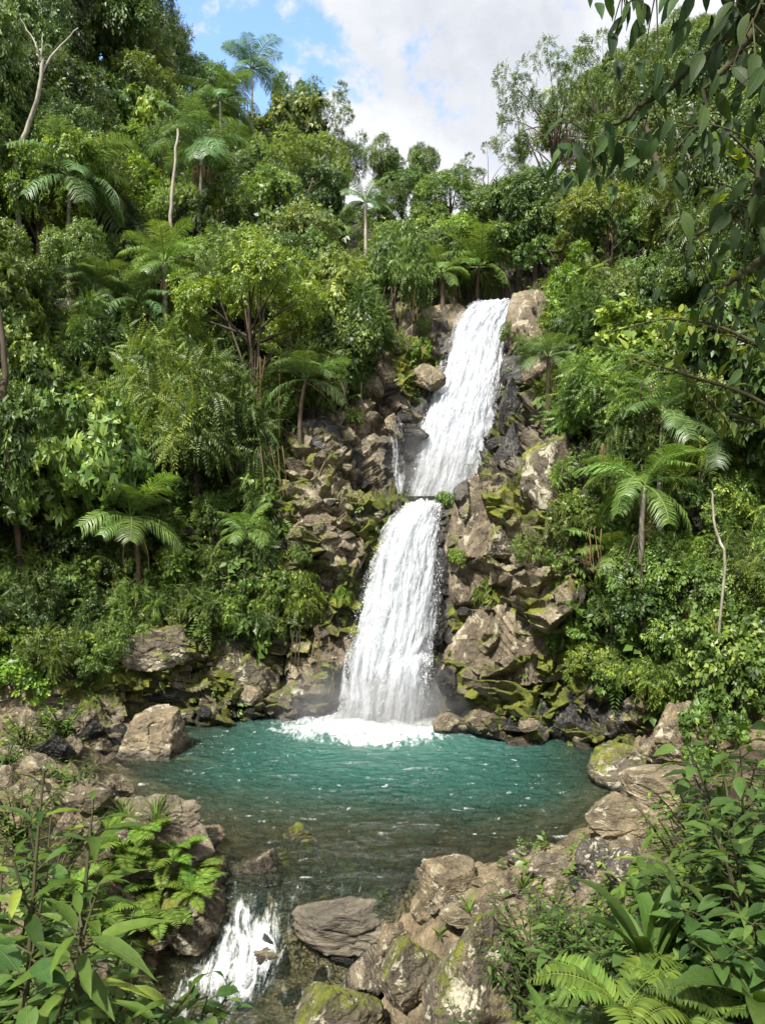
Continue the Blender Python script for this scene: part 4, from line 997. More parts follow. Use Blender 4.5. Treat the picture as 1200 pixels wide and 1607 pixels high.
# ------------------------------------------------------------------ the trees one can tell apart: x, top, base, width (px of the photo), crown, tone
T = [
 (150, -110, 200, 210, 'bushy_c', 'deep green', None), (60, -130, 200, 200, 'bushy_c', 'dark green', None), (225, -60, 180, 120, 'bushy_c', 'dark green', None), (255, 30, 200, 110, 'airy_a', 'deep green', None),
 (195, -70, 190, 170, 'airy_a', 'dark green', 'tall dark feathery tree reaching the top edge left of the blue sky'),
 (120, -40, 170, 130, 'airy_b', 'deep green', None), (40, -60, 230, 150, 'bushy_c', 'deep green', None), (-40, -40, 330, 180, 'bushy_a', 'mid-green', None),
 (185, 95, 270, 150, 'bushy_b', 'mid-green', None), (90, 90, 300, 130, 'bushy_a', 'deep green', None), (235, 70, 260, 120, 'airy_a', 'olive', None), (150, 180, 330, 120, 'bushy_b', 'bright green', None),
 (305, 88, 235, 130, 'round_a', 'deep green', 'dark round-topped tree on the skyline under the blue sky patch'), (270, 130, 290, 110, 'airy_a', 'mid-green', None),
 (500, 75, 265, 140, 'airy_c', 'deep green', 'tall two-headed tree on the skyline right of the skyline palm'), (455, 130, 285, 100, 'bushy_c', 'dark green', None), (540, 170, 290, 70, 'airy_b', 'deep green', None),
 (428, 195, 345, 110, 'tall_a', 'bright green', None), (512, 205, 375, 105, 'tall_a', 'yellow-green', 'yellow-green round tree with a leaning dark trunk'),
 (428, 268, 412, 115, 'bushy_c', 'yellow-green', 'pale yellow-green fine-leaved tree left of the leaning trunk'),
 (362, 235, 380, 100, 'bushy_a', 'deep green', None), (212, 228, 420, 95, 'col_a', 'bright green', 'bright green leafy column right of the palm with the browned frond'),
 (20, 130, 440, 120, 'broad_a', 'mid-green', None), (60, 265, 450, 120, 'bushy_a', 'dark green', None), (300, 300, 430, 90, 'bushy_c', 'dark green', None),
 (398, 368, 690, 235, 'tall_d', 'yellow-green', 'broad bright yellow-green tree in the middle of the left slope'),
 (470, 320, 500, 120, 'bushy_a', 'mid-green', None), (555, 285, 450, 110, 'airy_b', 'mid-green', None), (520, 395, 560, 130, 'droop_a', 'bright green', None), (570, 440, 575, 80, 'pinn_a', 'deep green', None),
 (618, 340, 505, 110, 'droop_b', 'mid-green', 'vine-draped drooping tree left of the top of the upper waterfall'),
 (600, 198, 330, 75, 'tall_b', 'mid-green', None), (660, 185, 330, 72, 'tall_b', 'deep green', 'slender skyline tree with round tufts at the left of the sky gap'), (632, 230, 350, 90, 'bushy_c', 'deep green', None),
 (700, 270, 400, 115, 'bushy_c', 'mid-green', None), (762, 240, 375, 115, 'airy_c', 'deep green', 'thin skyline tree with pale trunks above the upper waterfall'), (735, 340, 455, 95, 'bushy_b', 'yellow-green', None), (790, 295, 420, 100, 'bushy_c', 'mid-green', None),
 (868, 65, 380, 185, 'airy_c', 'deep green', 'tallest airy tree right of the sky gap'), (940, 70, 330, 140, 'airy_c', 'mid-green', None), (838, 270, 450, 130, 'bushy_c', 'dark green', None),
 (952, 290, 510, 180, 'tall_d', 'bright green', 'airy bright tree with dark stems on the right slope'), (1010, 180, 380, 130, 'bushy_c', 'deep green', None), (1060, 120, 350, 140, 'bushy_a', 'dark green', None), (1000, 60, 300, 120, 'airy_b', 'mid-green', None),
 (905, 400, 560, 70, 'col_a', 'yellow-green', 'narrow yellow-green tree at the right of the bare tan cliff rock'), (1000, 465, 640, 165, 'broad_a', 'bright green', None), (945, 555, 700, 140, 'pinn_b', 'mid-green', None),
 (1095, 330, 540, 150, 'bushy_b', 'deep green', None), (1150, 420, 640, 160, 'broad_a', 'deep green', None), (1070, 480, 660, 150, 'big_a', 'bright green', None), (1160, 150, 420, 160, 'bushy_a', 'dark green', None), (1120, 60, 280, 150, 'bushy_c', 'dark green', None), (1230, 250, 600, 200, 'bushy_a', 'dark green', None), (1250, 500, 800, 180, 'broad_a', 'dark green', None),
 (1080, 580, 790, 130, 'bushy_b', 'mid-green', None), (1170, 600, 880, 130, 'bushy_b', 'dark green', None),
 (75, 415, 660, 170, 'droop_a', 'mid-green', None), (165, 440, 690, 150, 'droop_b', 'deep green', None), (10, 470, 720, 130, 'broad_a', 'mid-green', None), (40, 600, 820, 170, 'bushy_b', 'mid-green', None),
 (150, 600, 900, 190, 'big_a', 'grey-green', 'pale tree with umbrella-like leaf clusters in the left understorey'), (55, 640, 910, 170, 'big_b', 'mid-green', None), (-30, 560, 940, 170, 'bushy_a', 'deep green', None),
 (265, 510, 720, 140, 'pinn_a', 'mid-green', None), (225, 600, 770, 110, 'pinn_b', 'bright green', None), (310, 570, 790, 150, 'pinn_b', 'mid-green', None), (375, 590, 820, 130, 'pinn_a', 'deep green', None), (440, 520, 700, 110, 'droop_a', 'deep green', None), (330, 440, 600, 110, 'bushy_a', 'mid-green', None), (130, 470, 640, 110, 'bushy_c', 'deep green', None),
 (490, 540, 660, 90, 'pinn_a', 'deep green', None), (545, 540, 640, 70, 'droop_a', 'mid-green', None),
 (450, 862, 1000, 110, 'droop_b', 'bright green', 'drooping large-leaved shrub hanging on the cliff left of the lower waterfall'),
 (660, 430, 490, 60, 'bushy_b', 'deep green', None), (775, 440, 490, 70, 'bushy_a', 'bright green', None), (820, 395, 480, 90, 'bushy_b', 'mid-green', None), (690, 360, 470, 80, 'droop_a', 'deep green', None),
 (1060, 830, 1090, 190, 'bushy_b', 'mid-green', 'wide leafy bush-like tree shading the right bank above the domed boulder'), (1150, 940, 1150, 150, 'broad_a', 'mid-green', None), (990, 620, 800, 120, 'pinn_a', 'deep green', None),
]
for (x, y0, y1, wd, k, tn, lab) in T:
    if lab is None:
        hh_ = ray(x, y1, 't')
        if hh_ is not None and blocks(x, y0, y1, wd * .7, hh_[0].y): continue
    plant(x, y0, y1, wd, k, tn, lab)
# the rest of the rain forest: a jittered sheet of trees over the slopes, smaller ones lower down
def inside(px_, py_, poly):
    c = False; n = len(poly)
    for i in range(n):
        x1, y1 = poly[i]; x2, y2 = poly[(i + 1) % n]
        if (y1 > py_) != (y2 > py_) and px_ < (x2 - x1) * (py_ - y1) / (y2 - y1) + x1: c = not c
    return c
g = np.random.default_rng(5)
KEYS = ['tall_a', 'tall_b', 'tall_c', 'tall_a', 'tall_b', 'bushy_a', 'bushy_b', 'bushy_c', 'droop_a', 'big_a', 'airy_b', 'round_a', 'broad_a', 'bushy_b', 'pinn_b']
TN = ['mid-green', 'mid-green', 'deep green', 'deep green', 'bright green', 'dark green', 'olive', 'grey-green']
n = 0
for yy in range(190, 640, 62):
    for xx in range(-100, 1320, 78):
        x = xx + g.uniform(-30, 30); y = yy + g.uniform(-24, 24)
        if inside(x, y, ROCKPOLY) or inside(x, y - 30, ROCKPOLY): continue
        h = ray(x, y, 't')
        if h is None: continue
        hp = g.uniform(110, 185) * (.55 if 530 < x < 860 and y < 440 else 1) * (1.25 if x < 150 or x > 1050 else 1.0)
        if inside(x, y - hp * .6, ROCKPOLY): hp *= .6
        if blocks(x, y - hp, y, hp * .9, h[0].y): continue
        plant(x, y - hp, y, hp * g.uniform(.6, .85), KEYS[int(g.integers(len(KEYS)))], TN[int(g.integers(len(TN)))], seed=n); n += 1
# the skyline row
for k, x in enumerate(range(-120, 1340, 44)):
    for py_ in range(-300, 700, 6):
        h = ray(x, py_, 't')
        if h: break
    if py_ < -200: continue
    hp = g.uniform(36, 58) * (1.3 if x < 500 or x > 830 else .85)
    plant(x + g.uniform(-12, 12), py_ + 12 - hp, py_ + 12, hp * g.uniform(.8, 1.1), ['round_a', 'bushy_c', 'airy_a', 'airy_b'][k % 4], ['deep green', 'mid-green', 'dark green'][k % 3], seed=900 + k)
# shrubs of the understorey
SK = ['shrub_a', 'shrub_b', 'shrub_c', 'shrub_d', 'shrub_e']
n = 0
for yy in range(520, 1100, 38):
    for xx in range(-60, 1270, 64):
        x = xx + g.uniform(-26, 26); y = yy + g.uniform(-16, 16)
        if inside(x, y, ROCKPOLY) or inside(x, y - 22, ROCKPOLY) or (yy < 640 and g.uniform() < .4): continue
        h = ray(x, y)
        if h is None: continue
        hp = g.uniform(42, 74) * (1.25 if x > 1080 else 1)
        if blocks(x, y - hp, y, hp, h[0].y): continue
        plant(x, y - hp, y + 6, hp * g.uniform(1.1, 1.5), SK[int(g.integers(5))], ['mid-green', 'mid-green', 'deep green', 'bright green', 'dark green', 'olive'][int(g.integers(6))], name='shrub', cat='shrub', seed=2000 + n); n += 1
# low plants on the cliff ledges and along the shores
LEDGE = [(560, 660, 21), (470, 880, 28), (540, 940, 24), (420, 960, 70), (370, 990, 60), (300, 985, 60), (560, 560, 31), (600, 520, 28), (660, 560, 28), (655, 630, 21), (720, 880, 21), (830, 880, 43), (770, 940, 38), (880, 900, 43), (900, 960, 60), (905, 1020, 60), (930, 1070, 60), (880, 760, 43), (890, 690, 36), (850, 560, 36), (880, 520, 43), (800, 530, 24), (870, 620, 40), (960, 1090, 70), (1010, 1100, 70), (700, 790, 21), (845, 1000, 30), (60, 1060, 60), (130, 1050, 60), (190, 1030, 60), (20, 1090, 70), (250, 1000, 50), (1040, 1130, 50), (1120, 1180, 90), (1000, 1245, 30), (1100, 1215, 50), (660, 520, 24), (620, 545, 24)]
for k, (x, y, s) in enumerate(LEDGE):
    plant(x, y - s, y + 8, s * 1.35, SK[k % 5], ['bright green', 'mid-green', 'yellow-green', 'mid-green'][k % 4], name='shrub', cat='shrub', seed=3000 + k)
# undergrowth: leaf sprays carpeting the soil between the plants (uncountable)
def carpet():
    g = np.random.default_rng(77)
    q = grid_quads(NU, NV)
    C = TERR[q].mean(1); a = np.linalg.norm(np.cross(TERR[q[:, 1]] - TERR[q[:, 0]], TERR[q[:, 3]] - TERR[q[:, 0]]), axis=1)
    n_ = np.cross(TERR[q[:, 1]] - TERR[q[:, 0]], TERR[q[:, 3]] - TERR[q[:, 0]]); n_ = unit(n_); n_ *= np.where(n_[:, 1] > 0, -1, 1)[:, None]
    pxx = 600 + C[:, 0] / C[:, 1] * F; pyy = 803.5 - (C[:, 2] - CAMZ) / C[:, 1] * F
    ok = (C[:, 1] > 3) & (C[:, 2] > .35) & (pxx > -150) & (pxx < 1350) & (pyy > -60)
    ins = np.array([inside(x, y, ROCKPOLY) if o else False for x, y, o in zip(pxx, pyy, ok)])
    wgt = a * ok * np.where(ins, .0, np.where(pyy < 620, .45, 1.0)) / (1 + (C[:, 1] / 26) ** 2)
    # tufts inside the rock area only where the rock is mossy
    mz = mossy[q].mean(1)
    wgt += a * ok * ins * np.clip(mz - .6, 0, 1) * 1.1
    pick = g.choice(len(C), 15000, p=wgt / wgt.sum())
    acc = Acc()
    for kind, lo, hi in (('ovate', 0, 6000), ('broad', 6000, 10000), ('pinnate', 10000, 15000)):
        id_ = pick[lo:hi]
        T_, Q_ = SP[kind][0]
        n2 = len(id_); pos = C[id_] + g.normal(0, .12, (n2, 3)); nn = n_[id_]
        small = np.where(ins[id_], .45, 1.0)
        d = unit(g.normal(size=(n2, 3)) * [1, 1, .4] + nn * .7 + np.array([0, 0, .1]))
        V, qq = place(T_, Q_, frame_of(d, unit(np.array([0, 0, 1.0]) + nn * .5 + g.normal(0, .25, (n2, 3)))), pos + nn * .08, small * g.uniform(.35, .75, n2) * (.6 + C[id_, 1] / 40))
        acc.add(V, qq, np.repeat(np.clip(g.normal(.42, .16, n2), 0, 1), len(T_)))
    o = link('undergrowth', acc.mesh('undergrowth'), M['leaf']); tag(o, 'low leafy undergrowth carpeting the steep forest floor', kind='stuff')
carpet()
# ------------------------------------------------------------------ palms
def frond_mesh(name, n=42, arc=.9, lift=.5, ll=.34, droop=.9, seed=0, mat='palm', wid=.030, ragged=0.0, tw=0.0):
    """one feather frond along +X, 1 long"""
    g = np.random.default_rng(seed); acc = Acc()
    t = np.linspace(0, 1, 14)
    ang = lift - arc * t ** 1.3 * 1.6
    dx = np.cos(ang); dz = np.sin(ang); st = 1 / 13
    X = np.concatenate([[0], np.cumsum(dx[:-1] * st)]); Z = np.concatenate([[0], np.cumsum(dz[:-1] * st)])
    pts = np.stack([X, tw * t ** 2, Z], 1)
    V, q = tube(pts, .014 * (1 - .85 * t) + .001, 5); acc.add(V, q, .75)
    s = np.repeat(np.linspace(.16, .99, n), 2)
    sd = np.tile([-1, 1], n)
    pp = np.stack([np.interp(s, t, pts[:, k]) for k in range(3)], 1)
    a_ = np.interp(s, t, ang); td = np.stack([np.cos(a_), 0 * a_, np.sin(a_)], 1); nrm = np.stack([-np.sin(a_), 0 * a_, np.cos(a_)], 1)
    L = ll * np.sin(np.pi * np.clip((s - .08) / .98, 0, 1)) ** .55 * g.uniform(.8, 1.1, 2 * n) + .02
    keep = g.uniform(size=2 * n) > ragged
    d = unit(td * .55 + np.stack([0 * s, sd * 1.0, 0 * s], 1) + nrm * (.25 - .25 * droop) + g.normal(0, .07, (2 * n, 3)))
    d2 = unit(d + np.array([0, 0, -1.0]) * droop * .9); 
    wv = td * wid * .25
    ww = wid * .30
    P0 = pp; P1 = pp + d * (L * .5)[:, None]; P2 = P1 + d2 * (L * .5)[:, None]
    k1 = td * ww
    V = np.stack([P0 - k1 * .5, P0 + k1 * .5, P1 + k1, P1 - k1, P2], 1)[keep]
    m = len(V); b = np.arange(m)[:, None] * 5
    Q = np.concatenate([b + [0, 1, 2, 3], b + [3, 2, 4, 4]])
    # second piece is a triangle written as a thin quad with its own tip vertex
    V = np.concatenate([V, (P2 + k1 * .12)[keep][:, None]], 1); b = np.arange(m)[:, None] * 6
    Q = np.concatenate([b + [0, 1, 2, 3], b + [3, 2, 5, 4]])
    acc.add(V.reshape(-1, 3), Q, np.repeat(np.clip(g.normal(.5, .16, m), 0, 1), 6))
    me = acc.mesh(name); me.materials.append(M[mat]); return me
FR = {
 'up': [frond_mesh('frond_up', arc=.55, lift=1.0, droop=.5, seed=1), frond_mesh('frond_up', arc=.7, lift=.9, droop=.6, seed=2, tw=.1)],
 'mid': [frond_mesh('frond_mid', arc=.85, lift=.55, droop=.8, seed=3), frond_mesh('frond_mid', arc=1.0, lift=.5, droop=1.0, seed=4, tw=-.12)],
 'low': [frond_mesh('frond_low', arc=.8, lift=.0, droop=1.1, seed=5), frond_mesh('frond_low', arc=.7, lift=-.1, droop=1.2, seed=6)],
 'dead': [frond_mesh('frond_dead', n=26, arc=.5, lift=-.9, droop=1.4, seed=7, mat='dead', ragged=.2), frond_mesh('frond_dead', n=26, arc=.35, lift=-1.2, droop=1.5, seed=8, mat='dead', ragged=.3)],
}
def palm(px_, cy, base_py, fpx, label, nf=15, ndead=2, skirt=False, seed=0, tone='mid-green', rtrunk=.07, d=None, dx=0, bark='bark'):
    g = np.random.default_rng(400 + seed)
    p, n = ground_at(px_ + dx, base_py)
    if d is not None: p = Vector(P3(px_ + dx, base_py, d)); p.z = min(p.z, p.z)
    sc = p.y / F; top = P3(px_, cy, p.y); L = fpx * sc
    root = empty('palm_tree', p); inv = np.array(p)
    t = np.linspace(0, 1, 9); a = np.array([0, 0, -.4]); b = top - inv
    pts = a + (b - a) * t[:, None] + np.array([.25, 0, 0]) * (np.sin(np.pi * t) * g.normal(0, .5))[:, None]
    acc = Acc(); V, q = tube(pts, rtrunk * (1.25 - .45 * t) * (1 + .06 * (np.arange(9) % 2)), 9); acc.add(V, q)
    me = acc.mesh('palm_trunk', True); me.materials.append(M[bark]); link('trunk', me, parent=root)
    tc = TONES[tone]
    for k in range(nf):
        f = k / nf; kind = 'up' if f < .32 else 'mid' if f < .72 else 'low'
        o = link('frond', FR[kind][k % 2], parent=root); o.location = b
        o.rotation_euler = (g.normal(0, .2), g.normal(0, .2), k * 2.4 + g.normal(0, .2)); s = L * g.uniform(.85, 1.12); o.scale = (s, s, s)
        v = g.uniform(.85, 1.15); o.color = (tc[0] * v, tc[1] * v, tc[2] * v, 1)
    for k in range(ndead):
        o = link('frond', FR['dead'][k % 2], parent=root); o.location = b + np.array([0, 0, -.08]); o['label'] = 'browned hanging frond'
        o.rotation_euler = (0, g.uniform(-.5, .3), [0.1, 2.9, 4.6, 1.6][k % 4] + g.normal(0, .3)); s = L * g.uniform(.7, .95); o.scale = (s, s, s)
    if skirt:
        acc = Acc()
        for k in range(60):
            th = g.uniform(0, 6.28); r = rtrunk * 1.2
            s0 = np.array([math.cos(th) * r, math.sin(th) * r, -L * .42]) + b
            pp = [s0, s0 + np.array([math.cos(th), math.sin(th), 0]) * L * .14 + [0, 0, -.06 * L], s0 + np.array([math.cos(th), math.sin(th), 0]) * L * g.uniform(.10, .2) + [0, 0, -L * g.uniform(.22, .42)]]
            V, q = tube(pp, [.012, .012, .004], 4); acc.add(V, q, g.uniform(.1, .6))
        me = acc.mesh('fruit_skirt'); me.materials.append(M['dead']); o = link('flower_cluster', me, parent=root); o['label'] = 'brown hanging fruit strands below the crown'
    tag(root, label, 'palm', 'palms on the valley sides'); return root
for i, (x, cy, by, fp, lab, nf, nd, sk, tn) in enumerate(PALMS):
    palm(x, cy, by + (60 if not 600 < x < 800 else 5), fp * (1.22 if by < 700 else 1.02), lab, nf + 3, nd, sk, i, tn, rtrunk=.075 if by < 600 else .06, bark='bark_pale' if i < 6 or i in (9, 11) else 'bark')
# ------------------------------------------------------------------ bare trunks and hanging roots
def bare(name, label, cat, lines, base, mat, r0, group=None, d=None, sides=7):
    """lines: lists of photo points; all at the distance of the base (real thickness)"""
    if d is None:
        p, n = ground_at(*base); d = p.y - .4
    else:
        p, n = ground_at(*base)
        if p is not None: d = max(d, p.y - (8.5 if base[0] == 268 else 4.2))
    acc = Acc(); o0 = P3(base[0], base[1], d); first = True
    for ln, ra, rb in lines:
        pts = np.array([P3(x, y, d + dd) for x, y, dd in ln]); m = 12
        if first:                                    # root it in the slope below
            hit = bvh_t.ray_cast(Vector(pts[0]), Vector((0, .25, -1)))
            if hit[0] is not None: pts = np.concatenate([[np.array(hit[0]) - [0, 0, .2]], pts]); m = 16
            first = False
        tt = np.linspace(0, len(pts) - 1, m); pts = cubic(pts, tt) - o0
        pts += .012 * d / 20 * np.random.default_rng(int(ln[0][0])).normal(size=pts.shape)
        pts += (.05 * np.sin(np.linspace(0, 5, m)) * np.random.default_rng(int(ln[0][1])).normal(0, .8, 3)[:, None]).T * [1, .5, .2]
        V, q = tube(pts, np.linspace(ra, rb, m) * .58, sides); acc.add(V, q)
    o = link(name, acc.mesh(name, True), M[mat], loc=o0); tag(o, label, cat, group); return o
bare('bare_tree', 'pale leafless forked tree leaning right at the far left', 'tree', [([(22, 265, 0), (45, 200, 0), (62, 140, -.2), (66, 95, -.2)], .17, .09), ([(64, 118, -.2), (88, 80, 0), (122, 45, .2)], .08, .03), ([(66, 98, -.2), (58, 70, -.4), (30, 30, -.3)], .07, .02), ([(66, 100, 0), (67, 75, 0), (64, 52, .1)], .05, .02)], (22, 285), 'bark_pale', .2, d=20)
bare('bare_tree', 'straight bare pale pole of a trunk left of the tall palm', 'tree', [([(268, 345, 0), (271, 290, 0), (276, 240, 0), (280, 200, 0)], .13, .07)], (268, 350), 'bark_pale', .1, d=27)
bare('leaning_tree', 'dark bare trunk leaning right under the yellow-green round tree', 'tree', [([(440, 395, 0), (455, 360, 0), (472, 330, -.2), (490, 280, -.2)], .2, .07), ([(472, 330, -.2), (480, 300, 0), (505, 285, 0)], .08, .03)], (440, 400), 'bark', .1, d=25.5)
bare('broken_snag', 'broken brown snag wrapped in dry vines high on the right slope', 'tree', [([(1046, 318, 0), (1034, 270, 0), (1020, 225, 0), (1012, 190, 0)], .22, .12), ([(1022, 230, 0), (1038, 215, 0), (1050, 222, .1)], .08, .03)], (1046, 330), 'bark', .1, d=19)
bare('bare_tree', 'thin pale bare trunk right of the broken snag', 'tree', [([(1094, 305, 0), (1088, 270, 0), (1078, 235, 0), (1064, 200, 0)], .09, .04)], (1094, 315), 'bark_pale', .1, d=18)
bare('bare_tree', 'pale crooked stem in the dark under the right canopy', 'tree', [([(1140, 905, 0), (1130, 850, 0), (1115, 800, 0), (1112, 770, 0)], .045, .03)], (1140, 910), 'bark_pale', .1, d=12.5)
bare('dead_tree', 'brown shaggy trunk at the left edge of the picture', 'tree', [([(4, 640, 0), (8, 590, 0), (6, 540, 0), (2, 490, 0)], .13, .1)], (4, 645), 'bark', .1, d=16)
g = np.random.default_rng(31)
ROOTS = [(168, 500, 570), (158, 495, 560), (345, 640, 760), (356, 650, 740), (330, 650, 730), (318, 540, 640), (405, 560, 690), (395, 550, 680), (415, 690, 760), (430, 700, 780), (545, 600, 670), (1010, 600, 690), (640, 440, 510), (700, 410, 470), (620, 450, 520), (500, 1000, 1095), (470, 990, 1060), (1000, 840, 930), (930, 830, 900)]
for k, (x, y0, y1) in enumerate(ROOTS):
    h = ray(x, y1); 
    if h is None: continue
    d = h[0].y - g.uniform(.7, 1.3)
    acc = Acc(); o0 = P3(x, y1, d)
    for j in range(4):
        xo = x + g.normal(0, 9); sl = g.normal(0, 9)
        ln = np.array([P3(xo + sl * f + g.normal(0, 1.2), y0 + (y1 - y0) * f * g.uniform(.9, 1), d + g.normal(0, .03)) for f in np.linspace(0, 1, 4)]) - o0
        V, q = tube(cubic(ln, np.linspace(0, 3, 14)), np.linspace(.014, .006, 14), 5); acc.add(V, q)
    o = link('hanging_root', acc.mesh('hanging_root', True), M['bark'] if k % 3 else M['dead'], loc=o0)
    tag(o, 'thin brown roots and vines hanging down from the jungle plants', 'vine', 'hanging roots and vines')
# clumps of dead palm leaves hanging on the cliffs
for k, (x, y, s) in enumerate([(85, 395, 50), (340, 880, 44), (905, 850, 40), (880, 590, 40), (610, 490, 44), (200, 880, 40), (720, 430, 44), (400, 730, 36), (545, 560, 30), (880, 900, 26), (930, 700, 30)]):
    h = ray(x, y)
    if h is None: continue
    p = h[0] + Vector((0, -.75, 0)); root = empty('dead_frond_clump', p)
    for j in range(5):
        o = link('frond', FR['dead'][j % 2], parent=root); sc = s * p.y / F * g.uniform(.7, 1.1); o.scale = (sc, sc, sc); o.rotation_euler = (0, g.uniform(-.1, .4), j * 1.3 + g.uniform(0, .5))
    tag(root, None, 'dead leaves', 'clumps of dead fronds', desc=('brown', 'withered hanging', 'clump of fronds', s))
# ------------------------------------------------------------------ foreground plants: finely cut leaves
LF = {'hang': leaf_fine(.34, .22), 'ovate': leaf_fine(.40, .28), 'lance': leaf_fine(.26, .32), 'broad': leaf_fine(.58, .3, .09), 'heart': leaf_fine(.72, .25, .08)}
def leaf_uv(kind, n):
    V = LF[kind][0]; return np.tile(np.stack([V[:, 0], V[:, 1] / (np.abs(V[:, 1]).max() * 2)], 1), (n, 1))
def near_shrub(name, seed, n_st, H, spread, kind, ll, nleaf, up=.8, petiole=.1, tilt=.3, arch=.5, rs=.012):
    """stems from one base, leaves alternate along each stem and a whorl at its tip; metres"""
    g = np.random.default_rng(seed); st = Acc(); Ls = []
    for k in range(n_st):
        th = k * 2.4 + g.uniform(-.4, .4); out = np.array([math.cos(th), math.sin(th), 0])
        hh = H * g.uniform(.6, 1.0); sp = spread * g.uniform(.4, 1.0)
        t = np.linspace(0, 1, 10)
        pts = out * (sp * t ** (1 + arch))[:, None] + np.array([0, 0, 1.0]) * (hh * (t - .22 * arch * t ** 3))[:, None]
        V, q = tube(pts, rs * (1.2 - .9 * t), 6); st.add(V, q)
        for j in range(nleaf):
            f = 1 - (j / nleaf) ** 1.15 * .8
            p0 = np.array([np.interp(f, t, pts[:, c]) for c in range(3)])
            a = j * 2.4 + g.uniform(-.5, .5)
            dd = np.array([math.cos(a), math.sin(a), 0]) + out * .35 + np.array([0, 0, tilt + g.normal(0, .25)])
            dd /= np.linalg.norm(dd); l = ll * g.uniform(.65, 1.15) * (.6 if j == 0 else 1)
            pe = p0 + dd * petiole * g.uniform(.6, 1.2)
            V, q = tube([p0, pe], [rs * .35, rs * .25], 4); st.add(V, q)
            Ls.append((pe, dd + np.array([0, 0, -.2]), np.array([0, 0, 1.0]) + g.normal(0, .22, 3), l))
    V, Q = spray(LF[kind], Ls); k_ = len(LF[kind][0])
    tone = np.repeat(np.clip(g.normal(.48, .2, len(Ls)), 0, 1), k_)
    me = make_mesh(name + '_leaves', V, Q, smooth=True, attrs={'tone': tone}, uv=leaf_uv(kind, len(Ls))); me.materials.append(M['leaf_vein'])
    ms = st.mesh(name + '_stems', True); ms.materials.append(M['twig'])
    return me, ms, H
NSP = {'lance': ('lance', .22, .06, .5, .35), 'lance2': ('lance', .27, .06, .8, .35), 'ovate': ('ovate', .155, .05, .5, .3), 'broad': ('broad', .17, .09, .5, .25), 'heart': ('heart', .12, .10, .5, .1), 'small': ('ovate', .09, .03, .6, .3)}
NSH = {}
def nsh(key, H):
    hb = min((.45, .8, 1.2, 1.8, 2.6, 3.4), key=lambda v: abs(math.log(v / H)))
    if (key, hb) not in NSH:
        k, ll, pe, ar, ti = NSP[key]; ns = {'small': 14, 'heart': 14}.get(key, 9) if hb < 2 else 5
        NSH[(key, hb)] = near_shrub('%s_plant' % key, len(NSH) + 1, ns, hb, min(.22 + .24 * hb, .62), k, ll * (.8 if hb < .6 else 1), int(7 + 7 * hb * (.28 / ll) ** .6), petiole=pe, arch=ar, tilt=ti, rs=.008 + .004 * hb)
    return NSH[(key, hb)]
def near(px_, ytop, d, key, tone, label, wmul=1.0, seed=0, lean=(0, 0), name='leafy_plant', cat='plant', group=None, x=None, sink=.05):
    g = np.random.default_rng(700 + seed)
    x = (px_ - 600) / F * d if x is None else x
    bz = float(ground_z(np.array([x]), np.array([d]))[0]) - sink
    top = CAMZ + (803.5 - ytop) / F * d; H = max(.22, top - bz)
    lv, stm, h0 = nsh(key, H)
    root = empty(name, (x, d, bz)); s = H / (h0 * .95)
    root.scale = (wmul * s ** .5, wmul * s ** .5, s); root.rotation_euler = (lean[0], lean[1], g.uniform(0, 6.28)); tc = TONES[tone]
    o = link('foliage', lv, parent=root); o.color = (*tc, 1); link('stem', stm, parent=root)
    tag(root, label, cat, group, desc=(tone, {'lance': 'lance-leaved', 'lance2': 'lance-leaved', 'ovate': 'oval-leaved', 'broad': 'broad-leaved', 'heart': 'heart-leaved', 'small': 'small-leaved'}[key], 'plant', 100)); return root
